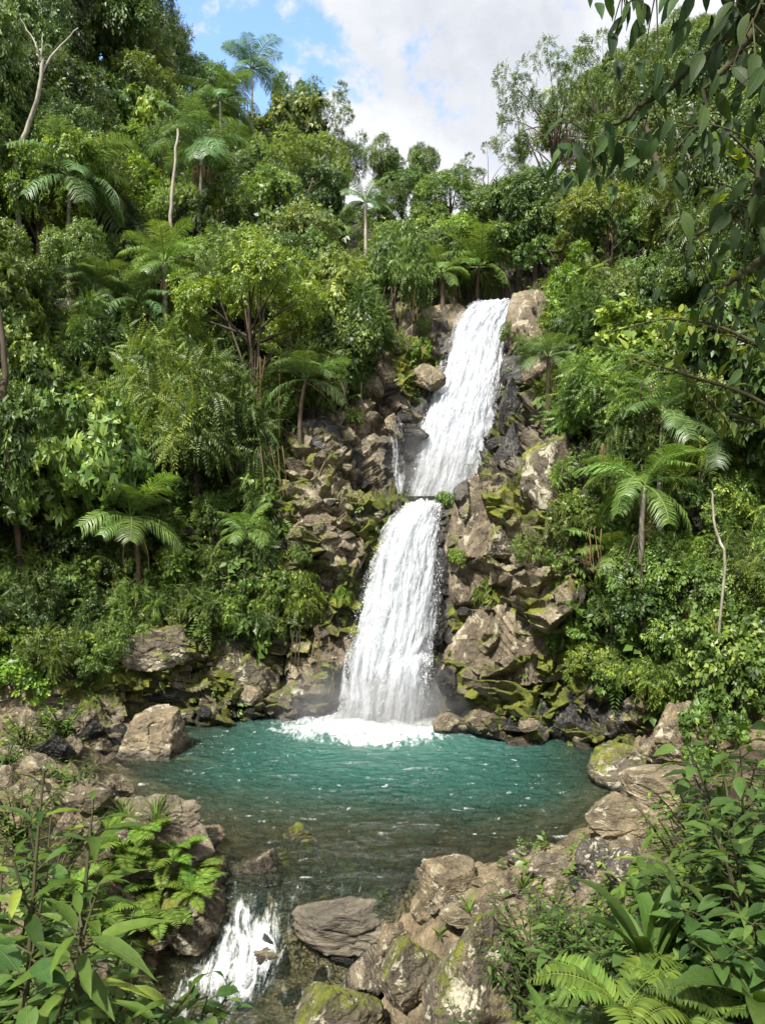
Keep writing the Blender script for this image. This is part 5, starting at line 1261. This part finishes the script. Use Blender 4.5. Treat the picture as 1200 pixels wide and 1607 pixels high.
NEAR = [
 # left corner
 (110, 1165, 3.9, 'lance2', 'bright green', 'tall long-leaved sapling rising in front of the left boulders', 1.15), (20, 1180, 3.7, 'lance', 'mid-green', 'dark long-leaved plant on the left picture edge', 1.0),
 (60, 1330, 4.2, 'ovate', 'mid-green', None, 1.0), (-10, 1380, 3.6, 'broad', 'deep green', None, 1.0), (40, 1450, 4.4, 'ovate', 'deep green', None, .9),
 (90, 1480, 4.6, 'lance', 'mid-green', None, .8),
 (180, 1470, 3.9, 'lance2', 'deep green', 'thin dark-stemmed seedling standing before the stream', .8), (280, 1530, 4.0, 'ovate', 'bright green', 'low fresh-green sprig at the bottom edge beside the rapid', .9), (330, 1560, 4.1, 'lance', 'mid-green', None, .7), (210, 1560, 3.8, 'broad', 'deep green', None, .8),
 (60, 1540, 4.0, 'lance', 'deep green', None, .8),
 (-20, 1300, 4.6, 'broad', 'mid-green', None, 1.0), (30, 1420, 3.9, 'ovate', 'mid-green', None, 1.0), (100, 1500, 4.0, 'small', 'mid-green', None, 1.1), (170, 1520, 4.3, 'small', 'bright green', None, 1.0), (20, 1530, 3.7, 'lance', 'bright green', None, .9), (120, 1430, 4.7, 'small', 'deep green', None, 1.1), (230, 1500, 4.6, 'small', 'deep green', None, .9), (70, 1250, 6.5, 'small', 'mid-green', None, 1.0), (30, 1200, 8.5, 'small', 'bright green', None, 1.2), (120, 1190, 10.5, 'small', 'mid-green', None, 1.2), (40, 1120, 13, 'small', 'bright green', None, 1.3), (100, 1090, 14.5, 'small', 'yellow-green', None, 1.3), (10, 1160, 11, 'small', 'mid-green', None, 1.3),
 # right bank
 (1170, 1110, 5.2, 'broad', 'mid-green', 'tall broad-leaved bush at the right edge by the domed boulder', 1.0), (1190, 1230, 4.4, 'ovate', 'mid-green', None, 1.0), (1120, 1270, 5.0, 'lance', 'mid-green', 'lance-leaved plant above the strap-leaved clump', 1.0), (1060, 1300, 5.6, 'lance2', 'bright green', None, 1.0),
 (1160, 1330, 4.3, 'broad', 'deep green', None, 1.0), (1090, 1390, 4.8, 'ovate', 'mid-green', None, 1.1), (1060, 1450, 4.9, 'heart', 'mid-green', None, 1.2), (1000, 1490, 5.0, 'ovate', 'deep green', None, 1.0),
 (840, 1390, 7.0, 'small', 'mid-green', None, 1.1), (860, 1380, 7.6, 'small', 'bright green', None, 1.0), (920, 1400, 6.6, 'small', 'mid-green', None, 1.2), (900, 1440, 6.2, 'ovate', 'mid-green', None, 1.0), (980, 1385, 6.6, 'small', 'bright green', None, 1.1), (830, 1440, 6.4, 'small', 'deep green', None, 1.0), (960, 1430, 6.0, 'small', 'mid-green', None, 1.1), (1030, 1370, 6.4, 'ovate', 'mid-green', None, 1.0),
 (1110, 1200, 7.2, 'small', 'bright green', None, 1.1), (1150, 1170, 6.8, 'ovate', 'mid-green', None, 1.0), (1080, 1250, 7.0, 'small', 'yellow-green', None, 1.0), (770, 1570, 5.6, 'small', 'deep green', None, .8), 
]
for i, (x, yt, d, k, tn, lab, wm) in enumerate(NEAR): near(x, yt, d, k, tn, lab, wm, i)
# ferns: fronds with cut pinnae, each frond a part
def fern_frond(seed, n=24, arc=.9, lift=.9, ll=.20):
    g = np.random.default_rng(seed); acc = Acc(); t = np.linspace(0, 1, 14)
    ang = lift - arc * t * 1.5; X = np.concatenate([[0], np.cumsum(np.cos(ang[:-1]) / 13)]); Z = np.concatenate([[0], np.cumsum(np.sin(ang[:-1]) / 13)])
    pts = np.stack([X, .05 * g.normal() * t ** 2, Z], 1); V, q = tube(pts, .010 * (1 - .9 * t) + .001, 5); acc.add(V, q, .8)
    s = np.repeat(np.linspace(.12, .985, n), 2); sd = np.tile([-1, 1], n)
    pp = np.stack([np.interp(s, t, pts[:, c]) for c in range(3)], 1); a_ = np.interp(s, t, ang)
    td = np.stack([np.cos(a_), 0 * a_, np.sin(a_)], 1); nr = np.stack([-np.sin(a_), 0 * a_, np.cos(a_)], 1)
    L = ll * (np.sin(np.pi * np.clip(s * .86 + .13, 0, 1)) ** .8) * 1.15 + .01
    d = td * .25 + np.stack([0 * s, sd, 0 * s], 1) + nr * .08 + g.normal(0, .05, (2 * n, 3))
    lf = leaf_fine(.27, .22, .04, 4)
    V, Q = place(lf[0], lf[1], frame_of(d, nr), pp, L)
    acc.add(V, Q, np.repeat(np.clip(g.normal(.62, .12, 2 * n), 0, 1), len(lf[0])))
    me = acc.mesh('fern_frond', True); me.materials.append(M['leaf_near']); return me
FF = [fern_frond(1), fern_frond(2, arc=1.1, lift=1.05), fern_frond(3, arc=.7, lift=.55), fern_frond(4, n=18, arc=.9, lift=.75, ll=.24)]
def fern(px_, ypx, d, L, nf, tone, label, seed=0, zfix=None, group='ferns of the banks'):
    g = np.random.default_rng(800 + seed); x = (px_ - 600) / F * d
    z = CAMZ + (803.5 - ypx) / F * d; z = min(z, float(ground_z(np.array([x]), np.array([d]))[0]) + .22) if zfix is None else zfix
    root = empty('fern', (x, d, z)); tc = TONES[tone]
    for k in range(nf):
        o = link('frond', FF[k % 4], parent=root); s = L * g.uniform(.7, 1.1); o.scale = (s, s, s); o.rotation_euler = (g.normal(0, .12), g.normal(0, .15), k * 2.4 + g.normal(0, .25)); v = g.uniform(.85, 1.1); o.color = (tc[0] * v, tc[1] * v, tc[2] * v, 1)
    # root stock reaching down to the soil
    gz = float(ground_z(np.array([x]), np.array([d]))[0]) - z if zfix is None else -.05
    acc = Acc(); V, q = tube([(0, 0, min(gz, 0) - .1), (0, 0, min(gz, 0) * .5), (0, 0, .02)], [.05, .035, .025], 7); acc.add(V, q); me = acc.mesh('root_stock', True); me.materials.append(M['bark']); link('root_stock', me, parent=root)
    tag(root, label, 'fern', group, desc=(tone, 'arching', 'fern', 80)); return root
for i, (x, y, d, L, nf, tn, lab) in enumerate([
 (975, 1590, 4.3, .62, 11, 'bright green', 'biggest fern, with comb-like fronds, at the bottom right below the strap-leaved clump'), (1075, 1600, 4.0, .5, 9, 'bright green', 'fern at the bottom edge right of the biggest fern'), (840, 1575, 5.0, .42, 9, 'bright green', 'fern at the bottom edge right of the big mossy boulder'), (900, 1600, 4.5, .4, 8, 'mid-green', None), (1130, 1590, 3.9, .42, 8, 'mid-green', None),
 (640, 1600, 5.6, .34, 8, 'bright green', 'small star-like fern in front of the big mossy boulder'), (700, 1592, 5.6, .3, 7, 'mid-green', None),
 (60, 1400, 5.2, .5, 9, 'mid-green', None),
 (1180, 1290, 4.5, .5, 9, 'mid-green', None), (1150, 1230, 5.4, .5, 9, 'mid-green', None), (1040, 1400, 5.6, .44, 8, 'bright green', None), (870, 1470, 6.0, .36, 8, 'mid-green', None), (1100, 1330, 5.5, .45, 8, 'mid-green', None)]):
    fern(x, y, d, L, nf, tn, lab, i)
FL = {(250, 1435): 'yellow-green fern in the middle of the left fern patch'}
for i, (x, y, Lp) in enumerate(FERN_PX):
    if (x, y) not in SOLID: continue
    p = SOLID[(x, y)]; fern(x, y, p.y - .03, Lp * p.y / F, 9, ['yellow-green', 'bright green', 'yellow-green'][i % 3], FL.get((x, y)), 50 + i, zfix=p.z - .02)
# strap-leaved clumps
def strap(px_, ypx, d, L, n, tone, label, seed=0, wid=.11, lift=.9, zfix=None):
    g = np.random.default_rng(900 + seed); x = (px_ - 600) / F * d; z = CAMZ + (803.5 - ypx) / F * d
    gz = float(ground_z(np.array([x]), np.array([d]))[0])
    if zfix is not None: z = zfix; gz = z
    else: z = min(z, gz + .25)
    root = empty('strap_leaf_plant', (x, d, z)); tc = TONES[tone]
    acc = Acc(); V, q = tube([(0, 0, min(0, gz - z) - .1), (0, 0, min(0, gz - z) * .5), (0, 0, .04)], [.04, .035, .03], 7); acc.add(V, q); me = acc.mesh('stem', True); me.materials.append(M['twig']); link('stem', me, parent=root)
    for k in range(n):
        m = 12; t = np.linspace(0, 1, m); a0 = lift * g.uniform(.7, 1.35); ang = a0 - g.uniform(.5, 1.3) * t ** 1.5
        l = L * g.uniform(.7, 1.1); X = np.concatenate([[0], np.cumsum(np.cos(ang[:-1]))]) * l / (m - 1); Z = np.concatenate([[0], np.cumsum(np.sin(ang[:-1]))]) * l / (m - 1)
        hw = wid / 2 * (np.sin(np.pi * np.clip(t * .93 + .05, 0, 1)) ** .7) * g.uniform(.8, 1.2)
        V = np.concatenate([np.stack([X - np.sin(ang) * 0, -hw, Z + hw * .45], 1), np.stack([X, 0 * X, Z], 1), np.stack([X, hw, Z + hw * .45], 1)])
        q = grid_quads(m, 3)
        me = make_mesh('leaf_blade', V, q, smooth=True, attrs={'tone': np.full(len(V), np.clip(g.normal(.5, .15), 0, 1))}, uv=np.stack([np.tile(t, 3) * .3, np.repeat([-.5, 0, .5], m)], 1)); me.materials.append(M['leaf_vein'])
        o = link('leaf_blade', me, parent=root); o.rotation_euler = (g.normal(0, .1), 0, k * 2.4 + g.normal(0, .3)); o.color = (*tc, 1)
    tag(root, label, 'plant', 'strap-leaved clumps', desc=(tone, 'strap-leaved', 'plant', 100)); return root
strap(1020, 1525, 4.7, .68, 11, 'mid-green', 'upright clump of wide pleated strap leaves rising from the right ferns', 1, .13, 1.25)
strap(1190, 1500, 3.9, .5, 9, 'mid-green', 'strap-leaved plant with a drooping pleated leaf on the right edge', 2, .15, .8)
strap(860, 1590, 5.0, .42, 9, 'bright green', 'pale strap-leaved clump at the bottom left of the biggest fern', 3, .06, .9)
strap(1110, 1300, 5.8, .6, 10, 'bright green', 'strap-leaved clump under the cream-streaked boulder bank', 4, .09, .8)
strap(1140, 1380, 5.0, .5, 9, 'mid-green', 'strap-leaved clump buried in the leaves at the right', 5, .08, .8)
strap(800, 1600, 5.2, .4, 7, 'mid-green', 'sword-leaved tuft at the bottom edge below the big mossy boulder', 6, .06, 1.2)
for i, ((x, y), L_, n_, tn, w_, lab) in enumerate([((245, 1290), .5, 40, 'yellow-green', .012, 'tuft of fine yellow-green grass on top of the big rounded left boulder'), ((195, 1285), .4, 30, 'yellow-green', .012, 'fine grass tuft left of the grassy top of the big rounded left boulder'), ((735, 1432), .3, 10, 'bright green', .03, 'small bright tuft sprouting between the lichened boulder and the mossy one'), ((690, 1470), .2, 9, 'bright green', .025, 'small leaf tuft on the left of the big mossy foreground boulder'), ((820, 1395), .26, 12, 'bright green', .03, 'leafy tuft among the stones right of the squarish pale boulder'), ((600, 1410), .16, 8, 'bright green', .02, 'tiny tuft on the long low wet boulder')]):
    if (x, y) in SOLID:
        p = SOLID[(x, y)]; strap(x, y, p.y, L_, n_, tn, lab, 20 + i, w_, 1.1, zfix=p.z - .02)
# ------------------------------------------------------------------ the tree that hangs over the upper right corner
def hanging_leaves(g, pts, n, ll, kind, droop, spread):
    t = np.linspace(0, 1, len(pts)); out = []
    for k in range(n):
        f = g.uniform(.12, 1.0); p = np.array([np.interp(f, t, pts[:, c]) for c in range(3)])
        off = g.normal(0, spread, 3); off[2] = -abs(off[2]) * 1.1
        d = unit(np.array([g.normal(0, .5) - .25, g.normal(0, .4), -droop]))
        out.append((p + off, d, np.array([g.normal(0, .4), -1.0, .5]) + g.normal(0, .35, 3), ll * g.uniform(.7, 1.15)))
    return out
def over_tree():
    g = np.random.default_rng(61)
    bx, by = 3.9, 3.3; bz = float(ground_z(np.array([bx]), np.array([by]))[0]) - .2
    o0 = np.array([bx, by, bz]); root = empty('overhanging_tree', o0)
    tr = np.array([(bx, by, bz), (bx - .15, by + .05, bz + 2), (bx - .1, by + .1, bz + 4), (bx - .35, by + .15, bz + 6.2), (bx - .3, by + .2, bz + 7.5)])
    acc = Acc(); V, q = tube(cubic(tr, np.linspace(0, 4, 16)) - o0, np.linspace(.17, .06, 16), 9); acc.add(V, q)
    me = acc.mesh('trunk', True); me.materials.append(M['bark']); link('trunk', me, parent=root)
    BR = [([(1290, -80, 3.5), (1180, 20, 3.5), (1080, 110, 3.6), (985, 180, 3.7), (925, 215, 3.7)], 64, .13, 1.0), ([(1290, -140, 3.4), (1150, -50, 3.4), (1030, -20, 3.4), (940, -10, 3.5)], 64, .135, 1.2), ([(1290, -60, 3.3), (1190, 40, 3.2), (1120, 130, 3.2), (1090, 200, 3.2)], 50, .135, 1.0),
          ([(1300, 60, 3.4), (1230, 150, 3.4), (1190, 260, 3.4), (1175, 340, 3.4)], 40, .13, .9), ([(1310, 250, 3.6), (1200, 300, 3.6), (1130, 350, 3.6), (1075, 380, 3.7)], 28, .12, .7), ([(1310, 360, 3.6), (1210, 400, 3.5), (1150, 440, 3.5), (1100, 470, 3.6)], 28, .12, .7), ([(1300, -120, 3.2), (1230, -60, 3.1), (1180, 30, 3.1)], 46, .16, 1.1)]
    for i, (ln, n, ll, dr) in enumerate(BR):
        pts = cubic(np.array([P3(*p) for p in ln]), np.linspace(0, len(ln) - 1, 18))
        a = np.array([np.interp(pts[0, 2], tr[:, 2], tr[:, c]) for c in range(3)]); a[2] = min(pts[0, 2] - 1.1, tr[-1, 2] - .3)
        a[0] = np.interp(a[2], tr[:, 2], tr[:, 0]); a[1] = np.interp(a[2], tr[:, 2], tr[:, 1])
        m1 = a * .45 + pts[0] * .55 + np.array([.05, 0, -.12]); pts = cubic(np.concatenate([[a, m1], pts[::3], pts[-1:]]), np.linspace(0, 2 + len(pts[::3]), 34)); pts[1:-1] += g.normal(0, .012, (32, 3))
        acc = Acc(); V, q = tube(pts - o0, np.linspace(.038, .004, len(pts)), 6); acc.add(V, q)
        L = hanging_leaves(g, pts[8:], n, ll, 'ovate', dr, .13) + hanging_leaves(g, pts[2:14], 22, ll, 'ovate', dr, .15)
        for (p, d, u, l) in L[::2]:
            j = np.argmin(((pts - p) ** 2).sum(1)); V, q = tube([pts[j] - o0, (pts[j] + p) / 2 - o0 + [0, 0, .01], p - o0], [.004, .003, .002], 4); acc.add(V, q)
        me = acc.mesh('branch', True); me.materials.append(M['twig']); br = link('branch', me, parent=root)
        V, Q = spray(LF['ovate'], L); k_ = len(LF['ovate'][0])
        me = make_mesh('branch_leaves', V - o0, Q, smooth=True, attrs={'tone': np.repeat(np.clip(g.normal(.45, .2, len(L)), 0, 1), k_)}, uv=leaf_uv('ovate', len(L))); me.materials.append(M['leaf_vein'])
        o = link('foliage', me, parent=br); tc = TONES['dark green']; o.color = (*tc, 1)  # dark tint stands in for the leaves' shaded silhouette
    # unseen crown clumps added above the frame to shade the corner
    c = np.array([(bx - 1.3 + g.normal(0, 1.0), by - .9 + g.normal(0, .7), max(bz + 6.6, 9.0 + g.normal(0, .7))) for k in range(36)]) - o0
    V, Q, A = crown_arrays(g, c, np.full(len(c), .62), 'ovate', 40, .62, .4)
    me = make_mesh('crown', V, Q, attrs={'tone': A}); me.materials.append(M['leaf']); o = link('crown', me, parent=root); o.color = (.7, .78, .8, 1)
    tag(root, 'dark leafy branches hanging into the upper right corner', 'tree')
over_tree()
# a lit sapling whose yellow-green leaves show at the right edge, and dark twigs reaching in from the right
def twig_plant(base, lines, n, ll, kind, tone, label, seed, droop=.3):
    g = np.random.default_rng(seed); bx, by = base; bz = float(ground_z(np.array([bx]), np.array([by]))[0]) - .15; o0 = np.array([bx, by, bz]); root = empty('sapling', o0)
    st = Acc(); Ls = []
    for ln in lines:
        pts = np.array([P3(*p) for p in ln]); pts = cubic(np.concatenate([[o0], pts]), np.linspace(0, len(pts), 22))
        V, q = tube(pts - o0, np.linspace(.035, .006, 22), 6); st.add(V, q)
        for k in range(n):
            f = g.uniform(.45, 1); i = f * 21; p = pts[int(min(i, 20))] + (pts[int(min(i, 20)) + 1] - pts[int(min(i, 20))]) * (i % 1)
            d = unit(g.normal(0, .8, 3) + np.array([-.3, 0, -droop + .2])); pe = p + d * .08
            V, q = tube([p - o0, pe - o0], [.004, .003], 4); st.add(V, q); Ls.append((pe, d, np.array([0, -.3, 1.0]) + g.normal(0, .3, 3), ll * g.uniform(.7, 1.15)))
    me = st.mesh('stem', True); me.materials.append(M['twig']); link('stem', me, parent=root)
    V, Q = spray(LF[kind], Ls); me = make_mesh('leaves', V - o0, Q, smooth=True, attrs={'tone': np.repeat(np.clip(g.normal(.55, .2, len(Ls)), 0, 1), len(LF[kind][0]))}, uv=leaf_uv(kind, len(Ls))); me.materials.append(M['leaf_vein']); o = link('foliage', me, parent=root); o.color = (*TONES[tone], 1)
    tag(root, label, 'sapling')
twig_plant((4.6, 6.6), [[(1330, 500, 6.4), (1200, 270, 6.3), (1110, 180, 6.2)], [(1330, 520, 6.3), (1210, 300, 6.2), (1130, 235, 6.1)], [(1330, 540, 6.4), (1220, 330, 6.4), (1120, 285, 6.4)]], 16, .2, 'broad', 'yellow-green', 'sunlit yellow-green leafed sapling behind the dark hanging branches', 1)
twig_plant((4.4, 6.9), [[(1330, 760, 6.7), (1190, 630, 6.6), (1080, 590, 6.6), (990, 560, 6.6)], [(1330, 780, 6.9), (1200, 670, 6.8), (1120, 640, 6.8), (1060, 560, 6.8)], [(1320, 720, 6.8), (1210, 560, 6.8), (1120, 510, 6.8), (1050, 500, 6.8)]], 58, .15, 'ovate', 'bright green', 'thin dark-branched sapling reaching in from the right at mid height', 2)
twig_plant((4.9, 7.4), [[(1330, 600, 7.2), (1210, 480, 7.2), (1130, 440, 7.2)], [(1330, 620, 7.2), (1180, 540, 7.2), (1060, 500, 7.2), (960, 520, 7.3)]], 34, .17, 'broad', 'bright green', 'bright broad-leaved sapling below the dark hanging branches', 3)
# low cover on the near banks
def bank_cover():
    g = np.random.default_rng(78); n = 22000
    x = g.uniform(-7.5, 7.5, n); y = g.uniform(2.5, 16.5, n); z = ground_z(x, y)
    dn = fbm(np.stack([x * .8, y * .8, z], 1), 3, 55)
    wgt = (z > .3) * np.where(x > 0, np.where(y < 9.5, 1.0, .25), np.where((y < 8) | (x < -6), 1.0, .3)) * np.clip(.45 + dn, 0, 1) * np.where((x > 0) & (x < 1.6) & (y > 6.5), .1, 1)
    k = g.uniform(size=n) < wgt; x, y, z = x[k], y[k], z[k]; n = len(x); acc = Acc()
    h = np.array([(lambda r: r[0].z if r[0] is not None else zz)(bvh_g.ray_cast(Vector((a, b, 30)), Vector((0, 0, -1)))) for a, b, zz in zip(x, y, z)])
    pos = np.stack([x, y, h + .03], 1)
    for j, kind in enumerate(('ovate', 'broad', 'pinnate', 'fine')):
        s = np.arange(n) % 4 == j; m = s.sum(); T_, Q_ = SP[kind][0]
        d = unit(g.normal(size=(m, 3)) * [1, 1, .3] + [0, 0, .45])
        V, q = place(T_, Q_, frame_of(d, unit(np.array([0, 0, 1.0]) + g.normal(0, .3, (m, 3)))), pos[s], g.uniform(.14, .34, m) * np.where(y[s] > 9, .9, 1))
        acc.add(V, q, np.repeat(np.clip(g.normal(.45, .17, m), 0, 1), len(T_)))
    o = link('ground_cover', acc.mesh('ground_cover'), M['leaf']); tag(o, 'low leafy ground cover on the stony banks', kind='stuff')
bank_cover()
# ------------------------------------------------------------------ labels for the many: said by look and by what they grow beside
bpy.context.view_layer.update()
LAND = [('the blue patch of sky', 330, 60), ('the pale forked bare tree', 60, 160), ('the tall skirted palm', 318, 240), ('the ragged palm with browned frond', 110, 290), ('the tallest skyline palm', 395, 130), ('the two-headed skyline tree', 500, 140),
 ('the yellow-green round tree', 512, 275), ('the broad yellow-green tree', 395, 490), ('the fruit-skirted palm', 258, 430), ('the umbrella-leaved pale tree', 150, 700), ('the squat understorey palm', 205, 830), ('the vine-draped tree', 618, 420), ('the sky gap', 720, 240), ('the tallest airy tree', 868, 180), ('the top of the waterfall', 765, 490),
 ('the foot of the upper waterfall', 690, 760), ('the middle of the lower waterfall', 625, 950), ('the white foam in the pool', 590, 1140), ('the flat-topped left boulder', 228, 1140), ('the moss-capped left bank rock', 235, 1010), ('the left cliff jutting block', 500, 690), ('the big square cliff block', 842, 1000), ('the moss-ribbed ledge rock', 862, 735), ('the bare tan cliff rock', 842, 500),
 ('the airy dark-stemmed tree', 952, 400), ('the broken brown snag', 1030, 260), ('the dark hanging branches', 1050, 130), ('the thin dark-branched sapling', 1090, 590), ('the brown-tipped right palm', 1010, 780), ('the domed right boulder', 1088, 1140), ('the cream-streaked shore boulder', 1000, 1280), ('the white-spotted boulder', 1003, 1360), ('the upright strap-leaved clump', 1020, 1450), ('the biggest fern', 975, 1560),
 ('the big mossy foreground boulder', 752, 1500), ('the squarish pale boulder', 705, 1372), ('the white rapid', 390, 1460), ('the big rounded left boulder', 228, 1300), ('the tall left sapling', 110, 1230), ('the drooping cliff shrub', 450, 930), ('the left edge shaggy trunk', 6, 560), ('the dark right canopy', 1140, 760)]
def box(o):
    xs, ys = [], []
    for c in ([o] if o.type == 'MESH' else []) + list(o.children):
        if c.type != 'MESH': continue
        for b in c.bound_box:
            q = c.matrix_world @ Vector(b)
            if q.y > .3: a = pix(q); xs.append(a[0]); ys.append(a[1])
    return min(xs), min(ys), max(xs), max(ys)
ORD = ['nearest', 'second nearest', 'third nearest', 'fourth nearest', 'fifth nearest', 'sixth nearest', 'seventh nearest', 'eighth nearest', 'ninth nearest', 'tenth nearest', 'eleventh nearest', 'twelfth nearest']
todo = {}
for o, desc in THINGS:
    if o.get('label') or not isinstance(desc, tuple): continue
    x0, y0, x1, y1 = box(o); cx_, cy_ = (x0 + x1) / 2, (y0 + y1) / 2
    nm, lx, ly = min(LAND, key=lambda l: (l[1] - cx_) ** 2 + (l[2] - cy_) ** 2)
    ax, ay = cx_ - lx, cy_ - ly; dist = math.hypot(ax, ay)
    rel = ('above' if ay < 0 else 'below') if abs(ax) < .45 * abs(ay) else ('left of' if ax < 0 else 'right of') if abs(ay) < .45 * abs(ax) else ('above and ' if ay < 0 else 'below and ') + ('left of' if ax < 0 else 'right of')
    if dist < 28: rel = 'right beside'
    base = (desc[0], desc[1], desc[2], rel, nm)
    todo.setdefault(base, []).append((dist, o))
for (tone, form, cat, rel, nm), l in todo.items():
    l.sort(key=lambda r: r[0])
    for k, (dist, o) in enumerate(l):
        o['label'] = f"{tone} {form} {cat} {rel} {nm}" if len(l) == 1 else f"{ORD[min(k, 11)]} {tone} {form} {cat} {rel} {nm}"
        if not o.get('group'): o['group'] = {'tree': 'trees of the rain forest slopes', 'shrub': 'shrubs of the understorey', 'plant': 'leafy plants of the near banks'}.get(cat, cat + 's of the valley')
# ------------------------------------------------------------------ camera, light, sky
cam_d = bpy.data.cameras.new('camera'); cam = bpy.data.objects.new('camera', cam_d); COL.objects.link(cam)
cam.location = (0, 0, CAMZ); cam.rotation_euler = (R(90), 0, 0)
cam_d.sensor_fit = 'VERTICAL'; cam_d.sensor_height = 36; cam_d.sensor_width = 27
cam_d.lens = 36 * F / 1607; cam_d.clip_end = 800; cam_d.clip_start = .05
scene.camera = cam
SUN_DIR = Vector((-.30, -.56, .80)).normalized()          # toward the sun
sl = bpy.data.lights.new('sun', 'SUN'); sl.energy = 5.0; sl.angle = R(3.0); sl.color = (1.0, .95, .86)
sun = bpy.data.objects.new('sun', sl); COL.objects.link(sun)
sun.rotation_euler = SUN_DIR.to_track_quat('Z', 'Y').to_euler()
w = bpy.data.worlds.new('World'); scene.world = w; w.use_nodes = True
t = NT(w.node_tree)
sky = t.n('ShaderNodeTexSky', sky_type='NISHITA', sun_disc=False)
sky.sun_elevation = math.asin(SUN_DIR.z); sky.sun_rotation = math.atan2(SUN_DIR.x, SUN_DIR.y)
co = t.n('ShaderNodeTexCoord').outputs['Generated']
vdir = t.n('ShaderNodeVectorMath', {0: co}, operation='NORMALIZE').outputs[0]
def gap(direction, r0, r1):
    d = Vector(direction).normalized()
    dp = t.n('ShaderNodeVectorMath', {0: vdir, 1: d}, operation='DOT_PRODUCT').outputs['Value']
    return t.smooth(dp, math.cos(r1), math.cos(r0))
n1 = t.noise(t.scale(vdir, (1, 1, 1.2)), 6.5, 9, .6, .15)
n2 = t.noise(t.scale(vdir, (1, 1, 1.2)), 3.4, 8, .62, .2)
gg = t.math('ADD', t.math('MULTIPLY', gap((-.235, 1, .68), R(1), R(11)), .62), t.math('MULTIPLY', gap((.035, 1, .66), R(0), R(3)), .14))
gg = t.math('ADD', gg, t.math('ADD', t.math('MULTIPLY', gap((-.05, 1, .53), R(0), R(5)), .15), t.math('MULTIPLY', gap((-.44, 1, .72), R(0), R(8)), .5)))
dens = t.math('SUBTRACT', t.math('MULTIPLY_ADD', n1, 3.0, -.80), gg)
cover = t.smooth(dens, .08, .40)
cl = t.ramp(n2, [(.30, (3.7, 3.9, 4.25)), (.5, (4.6, 4.7, 4.9)), (.66, (5.7, 5.75, 5.8))])
cl = t.mix(.5, cl, t.ramp(n1, [(.3, (.74, .76, .8)), (.65, (1.2, 1.2, 1.2))]), 'MULTIPLY')
sd_ = t.n('ShaderNodeVectorMath', {0: vdir, 1: SUN_DIR}, operation='DOT_PRODUCT').outputs['Value']
cloud_fill = t.math('MULTIPLY_ADD', t.smooth(sd_, .25, .8), .35, 1.0)          # added fill: clouds brightened round the sun, out of view behind the camera
cl = t.mix(1.0, cl, t.n('ShaderNodeCombineXYZ', {0: cloud_fill, 1: cloud_fill, 2: cloud_fill}).outputs[0], 'MULTIPLY')
skyc = t.mix(1.0, sky.outputs[0], (2.0, 2.15, 2.3), 'MULTIPLY')
fin = t.mix(cover, skyc, cl)
bg = t.n('ShaderNodeBackground', {'Color': fin, 'Strength': .1})
t.n('ShaderNodeOutputWorld', {'Surface': bg.outputs[0]})
scene.view_settings.view_transform = 'Standard'; scene.view_settings.look = 'None'
scene.view_settings.exposure = 1.0; scene.view_settings.gamma = 1
cy = scene.cycles
cy.max_bounces = 7; cy.diffuse_bounces = 3; cy.glossy_bounces = 2; cy.transmission_bounces = 3; cy.transparent_max_bounces = 12
cy.use_adaptive_sampling = True; cy.adaptive_threshold = .02
cy.use_denoising = True
try: cy.denoiser = 'OPENIMAGEDENOISE'
except Exception: pass
cy.caustics_reflective = False; cy.caustics_refractive = False
